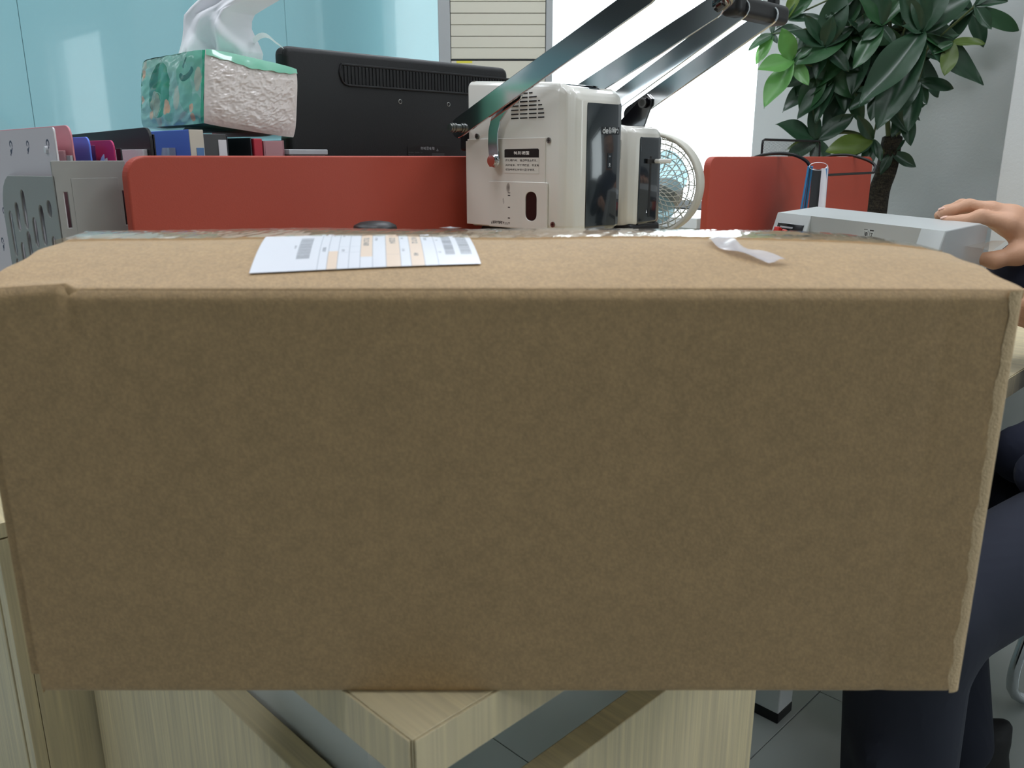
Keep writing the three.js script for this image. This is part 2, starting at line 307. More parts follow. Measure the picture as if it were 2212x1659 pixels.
// ---------------------------------------------------------------- carton
{
  const xl = -0.327, xr = 0.3135, zf = -0.5, zb = -0.79, y0 = 0.75, ye = 1.0315;
  const t = thing('cardboard_box', 'large brown kraft carton taped shut with a white shipping label on top', 'box', [0, y0, (zf + zb) / 2], 'world');
  // front wall: a fine grid with a pressed fold near its upper left corner, a softly rounded top edge and crushed right edge
  const hash = (x) => { const s = Math.sin(x * 127.1) * 43758.5453; return s - Math.floor(s); };
  const wob = (y) => 0.0006 * Math.sin(y * 70) + 0.0006 * Math.sin(y * 211 + 1) + 0.0012 * (hash(Math.floor(y * 260)) - 0.5);
  const front = grid(160, 90, (u, v) => {
    let x = xl + (xr - 0.0105 - xl) * u, y = y0 + (ye - y0) * v, z = zf;
    if (u > 0.993) x = xr - 0.0105 + wob(y);
    const top = Math.max(0, 1 - (ye - y) / 0.006); z -= 0.0035 * top * top;
    const cx = x + 0.2735 - 0.004 * (ye - y) * 10;
    const deep = Math.max(0, 1 - (ye - y) / 0.045);
    if (cx < 0) { y += 0.0042 * deep * Math.max(0, 1 + cx / 0.05); z += 0.0018 * deep * Math.max(0, 1 + cx / 0.05); } else z -= 0.003 * deep * Math.max(0, 1 - cx / 0.012);
    z += 0.0006 * Math.sin(x * 21 + 1) * Math.sin(y * 17) - 0.0009 * Math.exp(-(((x - 0.268 + (ye - y) * 0.04) / 0.006) ** 2));
    z -= 0.0003 * Math.exp(-(((ye - 0.016 - y) / 0.006) ** 2));
    if (v < 0.006) z -= 0.003;
    return V3(x, y, z);
  });
  part(t, 'front_wall', muv(front), M.kraft);
  part(t, 'corner_edge', muv(grid(6, 90, (u, v) => { const y = y0 + (ye - y0) * v, a = u * Math.PI / 2, x = xr - 0.0105 + wob(y); return V3(x + (0.0105 - wob(y)) * Math.sin(a), y, zf - 0.006 * (1 - Math.cos(a)) - 0.0002); })), M.kraftTorn, 'pale crushed corner edge');
  part(t, 'side_flap', box(xl - 0.0085, xl - 0.0005, y0 + 0.012, ye - 0.08, zb + 0.01, zf - 0.004, 0.001), M.kraft, 'glued side flap');
  part(t, 'back_wall', box(xl, xr, y0, ye, zb, zb + 0.004, 0.001), M.kraft);
  part(t, 'base', box(xl + 0.004, xr - 0.004, y0, y0 + 0.004, zb + 0.004, zf - 0.004, 0), M.kraft);
  const hTop = (u, w) => {                                                                    // domed top: u along x, w from the front edge to the back edge
    const p = 1 - Math.pow(Math.abs(2 * w - 1), 2.2), U = Math.abs(2 * u - 1), side = u > 0.5 ? 0.45 * Math.pow(U, 5) : 0.12 * Math.pow(U, 6);
    return ye - 0.001 + 0.0234 * p * (1 - side) + 0.0006 * Math.sin(u * 19 + w * 5) * p;
  };
  part(t, 'side_wall', muv(grid(24, 8, (u, v) => { const z = zf - 0.006 - (0.29 - 0.006) * u; return V3(xr, y0 + (hTop(1, (zf - z) / (zf - zb)) - 0.0004 - y0) * v, z); })), M.kraft);
  part(t, 'side_wall', muv(grid(24, 8, (u, v) => { const z = zb + 0.29 * u; return V3(xl + 0.0005, y0 + (hTop(0, (zf - z) / (zf - zb)) - 0.0004 - y0) * v, z); })), M.kraft);
  const top = (x, z, lift = 0) => V3(x, hTop((x - xl) / (xr - xl), (zf - z) / (zf - zb)) + lift, z);
  const zs = (zf + zb) / 2;
  const fold = (u) => { const x = xl + (xr - xl) * u, cx = x + 0.2735; return cx < 0 ? 0.0046 * Math.max(0, 1 + cx / 0.05) : 0; };
  for (const [w0, w1] of [[0, 0.498], [0.502, 1]]) part(t, 'top_flap', muv(grid(120, 40, (u, v) => {
    const w = w0 + (w1 - w0) * v, x = xl + (xr - xl) * u, n = w < 0.06 ? 1 - w / 0.06 : 0;
    const inset = u < 0.02 || u > 0.98 ? 0.0016 * Math.sin(w * 40) : 0;
    return V3(x + inset, hTop(u, w) + fold(u) * n - 0.004 * Math.pow(Math.max(0, 1 - w / 0.012), 2) * (w0 ? 0 : 1), zf - 0.004 * Math.max(0, 1 - w / 0.02) + (zb - zf) * w);
  })), M.kraft);
  part(t, 'frayed_edge', grid(26, 6, (u, v) => V3(0.186 + 0.045 * u, hTop((0.186 + 0.045 * u - xl) / (xr - xl), 0.5) + 0.0012 + 0.0022 * Math.sin(Math.PI * v) * (0.5 + 0.5 * Math.sin(u * 9 + 1) ** 2) * Math.sin(Math.PI * u), zs - 0.008 + 0.014 * v + 0.002 * Math.sin(u * 17))), M.kraftTorn, 'frayed kraft edge');
  // clear packing tape over the seam, rippled, running down both ends
  const tape = phy('#efe6d6', 0.07, { transmission: 0.8, thickness: 0, ...DS });
  part(t, 'packing_tape', grid(220, 14, (u, v) => {
    const x = xl - 0.001 + (xr - xl + 0.002) * u, z = zs + 0.035 - 0.07 * v + 0.0015 * Math.sin(u * 14), n = 0.0004 * Math.sin(u * 130 + 4 * Math.sin(v * 7)) + 0.0003 * Math.sin(u * 311 + v * 9);
    return top(Math.min(Math.max(x, xl), xr), z, 0.0011 + Math.abs(n) + (u < 0.18 ? 0.0022 * (1 - u / 0.18) * Math.sin(v * 3.1) : 0));
  }), tape, 'glossy clear packing tape');
  for (const [x, s] of [[xl - 0.007, 1], [xr + 0.0012, -1]]) part(t, 'tape_end', grid(6, 6, (u, v) => V3(x, hTop(s > 0 ? 0 : 1, 0.5 - 0.11 + 0.22 * v) + 0.0008 - 0.055 * u, zs + 0.035 - 0.07 * v)), tape);
  part(t, 'tape_scrap', grid(14, 4, (u, v) => { const x = 0.141 + 0.026 * u * u - 0.006 * Math.sin(u * 3) + (0.019 - 0.004 * u) * v, z = zs + 0.045 + 0.062 * u - 0.004 * v; return top(x, Math.min(z, zf - 0.012), 0.002 + 0.0025 * Math.sin(u * 6 + v * 3) ** 2); }), phy('#eceaf0', 0.25, { transmission: 0.5, thickness: 0, ...DS }), 'loose scrap of clear tape');
  // shipping label
  const labelTex = canvasTex(1600, 1040, (c, w, h) => {
    c.fillStyle = '#e9ebf2'; c.fillRect(0, 0, w, h);
    const X = (u) => u * w, bar = (x, y, bw, bh) => { let yy = y; while (yy < y + bh) { const k = rr(3, 13); c.fillStyle = '#6d7078'; c.fillRect(x, yy, bw, Math.min(k, y + bh - yy)); yy += k + rr(3, 9); } };
    const cols = [0.285, 0.325, 0.37, 0.42, 0.47, 0.525, 0.585, 0.65, 0.695, 0.755, 0.815];
    for (const [u0, u1, y0_, y1_] of [[0.325, 0.37, 0.62, 1], [0.47, 0.525, 0, 0.78], [0.585, 0.65, 0, 1], [0.695, 0.755, 0, 1]]) { c.fillStyle = '#f0d9c4'; c.fillRect(X(u0), y0_ * h, X(u1 - u0), (y1_ - y0_) * h); }
    c.fillStyle = '#8e94a0'; for (const u of cols) c.fillRect(X(u), 0, 3, h);
    for (const [u0, u1, y] of [[0.285, 0.815, 0.14], [0.37, 0.47, 0.5], [0.585, 0.65, 0.74], [0.37, 0.47, 0.66]]) { c.fillRect(X(u0), y * h, X(u1 - u0), 2); }
    bar(X(0.185), 0.17 * h, 95, 0.6 * h); bar(X(0.855), 0.12 * h, 70, 0.66 * h); bar(X(0.925), 0.16 * h, 80, 0.62 * h);
    c.save(); c.fillStyle = '#5b5e66';
    const txt = (s, u, y, px) => { c.save(); c.translate(X(u), y * h); c.rotate(Math.PI / 2); c.font = `bold ${px}px sans-serif`; c.fillText(s, 0, 0); c.restore(); };
    txt('000 3 3 6', 0.165, 0.42, 22); txt('1862031', 0.298, 0.5, 34); txt('2018', 0.335, 0.06, 24); txt('020 40', 0.38, 0.06, 26); txt('86', 0.43, 0.05, 26); txt('A1 9', 0.385, 0.58, 30); txt('755 22 4600', 0.483, 0.2, 56);
    txt('0371 5566', 0.537, 0.2, 26); txt('GZ 020-4', 0.605, 0.2, 60); txt('8620', 0.66, 0.2, 26); txt('5 1 30', 0.66, 0.6, 26); txt('HN 371 22', 0.712, 0.18, 56); txt('460', 0.712, 0.72, 44); txt('2018 031', 0.77, 0.2, 30); txt('98', 0.825, 0.3, 26); txt('37', 0.825, 0.7, 26);
    c.restore();
  });
  const lc = V2(-0.1, -0.5765), la = 0.105, dx = V2(Math.cos(la), -Math.sin(la)), dz = V2(-0.15, -0.99).normalize();
  part(t, 'shipping_label', grid(40, 26, (u, v) => { const p = lc.clone().addScaledVector(dx, (u - 0.5) * 0.147).addScaledVector(dz, (v - 0.5) * 0.09); return top(p.x, p.y, 0.0012); }), sticker(labelTex, 0.35), 'white printed shipping label with barcodes');
  part(t, 'round_seal', grid(16, 4, (u, v) => { const a = u * 2 * Math.PI; return top(-0.0475 + 0.009 * v * Math.cos(a), zs - 0.004 + 0.012 * v * Math.sin(a), 0.0042 + 0.001 * Math.sin(a)); }), phy('#dfe0e6', 0.3, { transmission: 0.3, thickness: 0, ...DS }), 'round clear sticker');
}
// ---------------------------------------------------------------- flask behind the carton
{
  const t = thing('vacuum_flask', 'black flask lid rising just behind the carton, before the red screen', 'flask', [-0.184, 0.75, -1.13], 'world');
  const pr = (pts) => new THREE.LatheGeometry(pts.map(([r, y]) => V2(r, y)), 40).translate(-0.184, 0.75, -1.13);
  part(t, 'body', pr([[0, 0], [0.03, 0], [0.032, 0.004], [0.032, 0.2], [0.028, 0.215], [0.026, 0.23], [0, 0.231]]), M.steel);
  part(t, 'lid', pr([[0.0262, 0.228], [0.0285, 0.23], [0.0292, 0.268], [0.028, 0.272], [0.02, 0.276], [0.01, 0.2775], [0, 0.278]]), M.black);
}
// ---------------------------------------------------------------- punching machines
function flatBar(pts, width, thick, a) {            // flat metal bar bent along points [b, y] in the plane a = const
  const n = pts.length, L = [], R = [];
  for (let i = 0; i < n; i++) {
    const p = pts[Math.max(0, i - 1)], q = pts[Math.min(n - 1, i + 1)], d = V2(q[0] - p[0], q[1] - p[1]).normalize(), h = width / 2;
    L.push(V2(pts[i][0] - d.y * h, pts[i][1] + d.x * h)); R.push(V2(pts[i][0] + d.y * h, pts[i][1] - d.x * h));
  }
  const s = new THREE.Shape(), e = (c, d) => { for (let k = 1; k < 8; k++) { const f = k / 8 * Math.PI, w = V2(-d.y, d.x); s.lineTo(c[0] + (w.x * Math.cos(f) + d.x * Math.sin(f)) * width / 2, c[1] + (w.y * Math.cos(f) + d.y * Math.sin(f)) * width / 2); } };
  s.moveTo(L[0].x, L[0].y); L.slice(1).forEach((p) => s.lineTo(p.x, p.y));
  e(pts[n - 1], V2(pts[n - 1][0] - pts[n - 2][0], pts[n - 1][1] - pts[n - 2][1]).normalize());
  R.reverse().forEach((p) => s.lineTo(p.x, p.y));
  e(pts[0], V2(pts[0][0] - pts[1][0], pts[0][1] - pts[1][1]).normalize());
  return onSide(extrude(s, thick, 0.0008, 2, 6), a);
}
const screw = (t, a, b, y) => {                    // cross-head screw on the face a = const looking to -a
  const m = part(t, 'screw', rod(P(a - 0.0016, b, y), P(a + 0.002, b, y), 0.0042, 16), M.steel);
  part(m, 'screw_slot', [bx(a - 0.0018, a - 0.0012, y - 0.0028, y + 0.0028, b - 0.0005, b + 0.0005, 0), bx(a - 0.0018, a - 0.0012, y - 0.0005, y + 0.0005, b - 0.0028, b + 0.0028, 0)], M.black);
};
function punchBody(t, { aS, aF, aE, b1, b2, y0, yF, rise }) {
  const cover = (r, inset, mat, name, aa, ab, bb1, bb2, yb, yt) => {
    const g = upFrom(extrude(roundRect(ab - aa - 2 * inset, bb2 - bb1 - inset, r, aa + inset, bb1 + inset), yt - yb, 0.011, 5, 12), yb), p = g.attributes.position;
    for (let i = 0; i < p.count; i++) if (p.getY(i) > (yb + yt) / 2) { const f = Math.min(1, Math.max(0, (-p.getZ(i) - b1) / 0.09)); p.setY(i, p.getY(i) + rise * (1 - (1 - f) ** 2)); }
    return part(t, name, creased(g), mat);
  };
  cover([0.031, 0.02, 0.006, 0.006], 0, M.ivoryGloss, 'cover', aS, aE, b1, b2, y0, yF);
  cover([0.003, 0.02, 0.003, 0.003], -0.0012, M.slate, 'front_panel', aF, aE, b1, b1 + 0.06, y0 + 0.001, yF - 0.006);
}
{
  const aS = 0.655, aF = 0.69, aE = 0.778, b1 = 0.446, b2 = 0.665, y0 = 1.002;
  const t = thing('punching_machine', 'large cream and dark grey punching machine with a teal-reflecting flat lever arm', 'punching machine', [0.715, 0.556, 0.75]);
  part(t, 'base_plate', bx(0.63, 0.8, 0.756, 0.785, 0.3, 0.685, 0.006), M.ivory);
  for (const [a, b] of [[0.645, 0.32], [0.785, 0.32], [0.645, 0.67], [0.785, 0.67]]) part(t, 'rubber_foot', rod(P(a, b, 0.75), P(a, b, 0.757), 0.01, 16), M.black);
  part(t, 'column', bx(0.672, 0.77, 0.785, 1.004, 0.54, 0.66, 0.01), M.black);
  punchBody(t, { aS, aF, aE, b1, b2, y0, yF: 1.198, rise: 0.028 });
  part(t, 'rear_plate', bx(aS - 0.0014, aS + 0.004, y0 + 0.003, 1.135, 0.5, 0.668, 0.0006), M.ivory);
  part(t, 'service_panel', onSide(extrude(roundRect(0.17, 0.133, [0.001, 0.001, 0.001, 0.012].reverse(), 0.494, y0 + 0.003), 0.004, 0.0006, 1, 6), aS - 0.0016), M.ivory);
  const win = roundRect(0.126, 0.07, 0.003, 0.488, 1.004), slot = new THREE.Path(roundRect(0.0235, 0.043, 0.0115, 0.5095, 1.017).getPoints(8));
  win.holes.push(slot);
  const door = part(t, 'waste_box_door', onSide(extrude(win, 0.003, 0.0005, 1, 8), aS - 0.0032), M.ivory);
  part(door, 'level_window', bx(aS - 0.0018, aS - 0.0012, 1.015, 1.062, 0.508, 0.535, 0), std('#241a1a', 0.25));
  // vent: rows of short slots, cut off by a curve on the front side
  for (let r = 0; r < 7; r++) for (let k = 0; k < 4; k++) {
    const y = 1.1665 + r * 0.0058, b0 = 0.566 - k * 0.0185; let len = 0.0155;
    const lim = 0.498 + Math.pow(r / 6, 2.4) * 0.024;
    if (b0 - len < lim) len = b0 - lim;
    if (len > 0.002) part(t, 'vent_slot', bx(aS - 0.0006, aS + 0.001, y - 0.0009, y + 0.0009, b0 - len, b0, 0.0003), M.black);
  }
  screw(t, aS - 0.001, 0.641, 1.142); screw(t, aS, 0.488, 1.134); screw(t, aS, 0.478, 1.0135);
  // printed notices
  const notice = canvasTex(640, 460, (c, w, h) => {
    c.fillStyle = '#d9d5cc'; c.fillRect(0, 0, w, h); c.fillStyle = '#15110f'; c.beginPath(); c.moveTo(0, 165); c.lineTo(0, 26); c.lineTo(16, 6); c.lineTo(624, 0); c.lineTo(640, 22); c.lineTo(640, 165); c.fill();
    glyphs(c, '特别提醒', 178, 46, 66, '#efece6', 0.11, 1.12);
    glyphs(c, '打孔费力时,请立即停止打孔,', 20, 196, 42, '#1c1815', 0.13, 1.07); glyphs(c, '关闭电源,取下纸屑盒,检查电', 20, 284, 42, '#1c1815', 0.13, 1.07); glyphs(c, '机轴给屑孔和钻刀是否堵纸,', 20, 372, 42, '#1c1815', 0.13, 1.07);
  });
  const sidePrint = (name, tex, b0, b1_, y0_, y1_, a, rough = 0.5) => part(t, name, quad(P(a, b0, y0_), P(a, b1_, y0_), P(a, b1_, y1_), P(a, b0, y1_)), sticker(tex, rough));
  sidePrint('warning_notice', notice, 0.579, 0.5065, 1.0865, 1.1225, aS - 0.0019);
  const marks = canvasTex(620, 360, (c, w, h) => {
    c.fillStyle = '#d9d5cc'; c.fillRect(0, 0, w, h);
    const sm = c.createRadialGradient(360, 40, 4, 360, 40, 46); sm.addColorStop(0, 'rgba(105,98,92,0.8)'); sm.addColorStop(0.6, 'rgba(120,112,106,0.5)'); sm.addColorStop(1, 'rgba(120,112,106,0)'); c.fillStyle = sm; c.beginPath(); c.ellipse(356, 44, 34, 44, 0.3, 0, 7); c.fill();
    c.fillStyle = 'rgba(150,142,136,0.5)'; c.beginPath(); c.ellipse(270, 150, 14, 26, -0.3, 0, 7); c.fill();
    c.fillStyle = '#191512'; c.font = 'bold 22px sans-serif'; c.fillText('max', 352, 88); c.fillRect(352, 100, 44, 8); c.fillRect(352, 196, 40, 8); c.fillRect(352, 284, 40, 8);
    const tri = (x, y, s, up) => { c.beginPath(); c.moveTo(x, up ? y : y - s); c.lineTo(x + s, up ? y : y - s); c.lineTo(x + s / 2, up ? y - s : y); c.fill(); };
    tri(34, 344, 26, true); glyphs(c, '请及时清理纸屑', 64, 316, 27, '#191512', 0.14, 1.0); tri(262, 344, 22, false); tri(362, 344, 22, false); c.font = '27px sans-serif'; c.fillText('OPEN', 287, 345);
  });
  sidePrint('door_print', marks, 0.612, 0.5385, 1.0055, 1.0725, aS - 0.00335, 0.45);
  const logo = canvasTex(512, 128, (c, w, h) => {
    c.fillStyle = '#23292e'; c.fillRect(0, 0, w, h); c.strokeStyle = c.fillStyle = '#d6dadc'; c.lineWidth = 19; c.lineCap = 'butt';
    const ring = (x, y, r) => { c.beginPath(); c.arc(x, y, r, 0, 7); c.stroke(); };
    ring(60, 78, 30); c.fillRect(84, 8, 19, 104); c.beginPath(); c.arc(150, 78, 30, 0.6, 6.28); c.stroke(); c.fillRect(122, 70, 56, 15); c.fillRect(204, 8, 19, 104); c.fillRect(236, 44, 19, 68); c.fillRect(236, 10, 19, 20);
    glyphs(c, '得力', 275, 10, 104, '#d6dadc', 0.11, 1.05);
  });
  const frontPrint = (name, tex, a0, a1, y0_, y1_, b) => part(t, name, quad(P(a0, b, y0_), P(a1, b, y0_), P(a1, b, y1_), P(a0, b, y1_)), sticker(tex, 0.2));
  frontPrint('logo_print', logo, 0.722, 0.7635, 1.143, 1.1535, b1 - 0.0016);
  frontPrint('indicator_print', canvasTex(96, 192, (c, w, h) => { c.fillStyle = '#23292e'; c.fillRect(0, 0, w, h); c.fillStyle = '#7d8489'; c.beginPath(); c.ellipse(46, 40, 20, 11, 0, 0, 7); c.fill(); c.fillStyle = '#c5cacd'; c.fillRect(34, 128, 26, 30); c.fillStyle = '#23292e'; c.fillRect(40, 138, 14, 8); c.fillStyle = '#9aa0a4'; c.fillRect(24, 166, 46, 8); }), 0.737, 0.748, 1.094, 1.116, b1 - 0.0016);
  // lever: two flat arms joined above by a grip, hung on bent straps
  const up = [[0.668, 1.155], [0.55, 1.206], [0.42, 1.261], [0.31, 1.308]];
  part(t, 'lever_arm', flatBar(up, 0.031, 0.004, 0.637), M.chrome, 'flat chromed lever arm');
  part(t, 'lever_arm', flatBar(up, 0.031, 0.004, 0.79), M.chrome);
  part(t, 'grip_bar', tube([P(0.637, 0.305, 1.31), P(0.645, 0.285, 1.318), P(0.68, 0.275, 1.322), P(0.75, 0.275, 1.322), P(0.785, 0.285, 1.318), P(0.794, 0.305, 1.31)], 0.011, 30, 12), M.blackGloss);
  const strap = [[0.545, 1.2], [0.571, 1.187], [0.589, 1.168], [0.596, 1.148], [0.597, 1.128], [0.594, 1.105]];
  part(t, 'strap', flatBar(strap, 0.021, 0.003, 0.645), M.chrome, 'bent chromed strap');
  part(t, 'strap', flatBar(strap, 0.021, 0.003, 0.783), M.chrome);
  part(t, 'pivot_pin', [rod(P(0.62, 0.668, 1.155), P(0.79, 0.668, 1.155), 0.0058, 20), rod(P(0.6235, 0.668, 1.155), P(0.626, 0.668, 1.155), 0.0072, 20), rod(P(0.629, 0.668, 1.155), P(0.6315, 0.668, 1.155), 0.0072, 20)], M.steel);
  const bolt = part(t, 'hex_bolt', [rod(P(0.6405, 0.594, 1.105), P(0.6455, 0.594, 1.105), 0.0105, 6), rod(P(0.6385, 0.594, 1.105), P(0.6405, 0.594, 1.105), 0.0085, 20)], M.chrome);
  part(t, 'rear_bracket', bx(0.66, 0.77, 1.12, 1.165, 0.66, 0.69, 0.004), M.black);
}
{
  const aS = 0.855, aF = 0.879, aE = 0.946, b1 = 0.49, b2 = 0.66, y0 = 0.998;
  const t = thing('punching_machine', 'smaller cream and dark punching machine with a white slide knob, before the fan', 'punching machine', [0.9, 0.575, 0.75]);
  part(t, 'base_plate', bx(0.825, 0.975, 0.756, 0.785, 0.36, 0.685, 0.006), M.ivory);
  for (const [a, b] of [[0.84, 0.38], [0.96, 0.38], [0.84, 0.67], [0.96, 0.67]]) part(t, 'rubber_foot', rod(P(a, b, 0.75), P(a, b, 0.757), 0.01, 16), M.black);
  part(t, 'column', bx(0.862, 0.948, 0.785, 1.002, 0.492, 0.655, 0.006), M.black);
  punchBody(t, { aS, aF, aE, b1, b2, y0, yF: 1.154, rise: 0.014 });
  part(t, 'thumb_recess', onSide(extrude(roundRect(0.012, 0.034, [0.006, 0.006, 0.006, 0.001], 0.512, 1.104), 0.002, 0.0005, 1), aS - 0.0008), M.fanBody, 'grey drop-shaped recess');
  part(t, 'slide_slot', bx(0.905, 0.9105, 1.012, 1.112, b1 - 0.0016, b1 + 0.004, 0.0005), M.black, 'dark upright slot');
  const sl = part(t, 'slide', bx(0.893, 0.92, 1.1, 1.108, b1 - 0.006, b1, 0.001), M.black);
  part(t, 'slide_knob', box(0.909, 0.946, 1.1, 1.1075, -b1 + 0.006, -b1 + 0.018, 0.003), M.ivoryGloss, 'white slide knob');
  part(t, 'arrow_mark', onFront(extrude(new THREE.Shape([V2(0.9, 1.019), V2(0.9035, 1.019), V2(0.9017, 1.024)]), 0.0004, 0), b1 - 0.0014), M.paper);
  const up = [[0.568, 1.183], [0.512, 1.212], [0.42, 1.26], [0.315, 1.315]];
  part(t, 'lever_arm', flatBar(up, 0.028, 0.003, 0.868), M.chrome); part(t, 'lever_arm', flatBar(up, 0.028, 0.005, 0.95), M.chrome);
  const grip = part(t, 'grip_bar', box(0.848, 1.0, 1.305, 1.333, -0.338, -0.306, 0.009), M.black, 'black grip across the lever arms');
  part(t, 'end_lug', bx(0.975, 0.992, 1.318, 1.345, 0.32, 0.335, 0.004), M.black);
  for (const a of [0.945]) {
    const tri = new THREE.Shape([V2(0.6, 1.15), V2(0.585, 1.172), V2(0.545, 1.206), V2(0.529, 1.214), V2(0.52, 1.206), V2(0.522, 1.19), V2(0.538, 1.15)]);
    part(t, 'hinge_bracket', onSide(extrude(tri, 0.004, 0.0006), a), M.blackGloss);
  }
  part(t, 'hinge_pin', [rod(P(0.938, 0.534, 1.2), P(0.962, 0.534, 1.2), 0.0055, 18), rod(P(0.938, 0.534, 1.2), P(0.942, 0.534, 1.2), 0.0085, 18)], M.blackGloss);
}
// ---------------------------------------------------------------- small fan
{
  const c = V3(0.279, 1.056, -1.71), t = thing('desk_fan', 'small grey desk fan with a round wire guard and pale blue blades', 'fan', [c.x, 0.75, c.z], 'world');
  const R = 0.0985, rot = new THREE.Euler(0.0, -0.42, 0), put = (g) => { g.applyMatrix4(new THREE.Matrix4().makeRotationFromEuler(rot)); return g.translate(c.x, c.y, c.z); };
  const ring = (r, z, th) => new THREE.TorusGeometry(r, th, 8, 64).translate(0, 0, z), pol = (r, a, z) => V3(r * Math.cos(a), r * Math.sin(a), z);
  part(t, 'guard_rim', put(new THREE.LatheGeometry([V2(R, -0.03), V2(R + 0.003, -0.028), V2(R + 0.004, 0), V2(R + 0.003, 0.017), V2(R, 0.019), V2(R - 0.005, 0.018), V2(R - 0.004, 0), V2(R - 0.006, -0.029), V2(R, -0.03)], 72).rotateX(Math.PI / 2)), M.fanGrey);
  const spiral = (dir) => { const gs = []; for (let k = 0; k < 34; k++) { const a0 = k / 34 * 2 * Math.PI, pts = []; for (let i = 0; i <= 6; i++) { const f = i / 6; pts.push(pol(0.018 + (R - 0.02) * f, a0 + dir * 0.75 * f, 0.036 - 0.02 * f * f)); } gs.push(tube(pts, 0.0007, 8, 4)); } return gs; };
  part(t, 'front_guard', put(merge([...spiral(1), ...spiral(-1), new THREE.CylinderGeometry(0.019, 0.019, 0.003, 28).rotateX(Math.PI / 2).translate(0, 0, 0.036)])), M.fanGrey);
  const back = [0.045, 0.058, 0.07, 0.081, 0.09].map((r) => ring(r, -0.04 + 0.22 * Math.max(0, r - 0.03), 0.0012));
  for (let k = 0; k < 16; k++) { const a = k / 16 * 2 * Math.PI; back.push(tube([pol(0.03, a, -0.045), pol(0.06, a, -0.036), pol(R, a, -0.016)], 0.0011, 8, 5)); }
  part(t, 'rear_guard', put(merge(back)), M.fanGrey);
  for (let k = 0; k < 3; k++) part(t, 'blade', put(grid(8, 8, (u, v) => { const r = 0.016 + 0.062 * v, a = k * Math.PI * 2 / 3 + 0.62 + (u - 0.5) * (0.9 + 0.75 * Math.sin(v * 2.4)); return pol(r * (1 - 0.12 * (2 * u - 1) ** 4 * v), a, 0.012 - 0.022 * u); })), M.blade);
  part(t, 'hub', put(new THREE.SphereGeometry(0.019, 24, 12).scale(1, 1, 0.7).translate(0, 0, 0.01)), M.blade);
  part(t, 'motor_housing', put(merge([new THREE.CapsuleGeometry(0.034, 0.03, 8, 24).rotateX(Math.PI / 2).translate(0.012, -0.02, -0.07)])), M.fanBody);
  part(t, 'stand', [rod(V3(c.x, 0.77, c.z - 0.06), V3(c.x, c.y - 0.02, c.z - 0.06), 0.02, 20, 0.015), rod(V3(c.x, c.y - 0.1, c.z - 0.055), V3(c.x, c.y - 0.03, c.z - 0.06), 0.03, 20, 0.026)], M.fanBody);
  part(t, 'base', new THREE.LatheGeometry([V2(0, 0), V2(0.085, 0), V2(0.088, 0.006), V2(0.075, 0.018), V2(0.03, 0.026), V2(0, 0.026)], 48).translate(c.x, 0.75, c.z - 0.06), M.fanGrey);
}
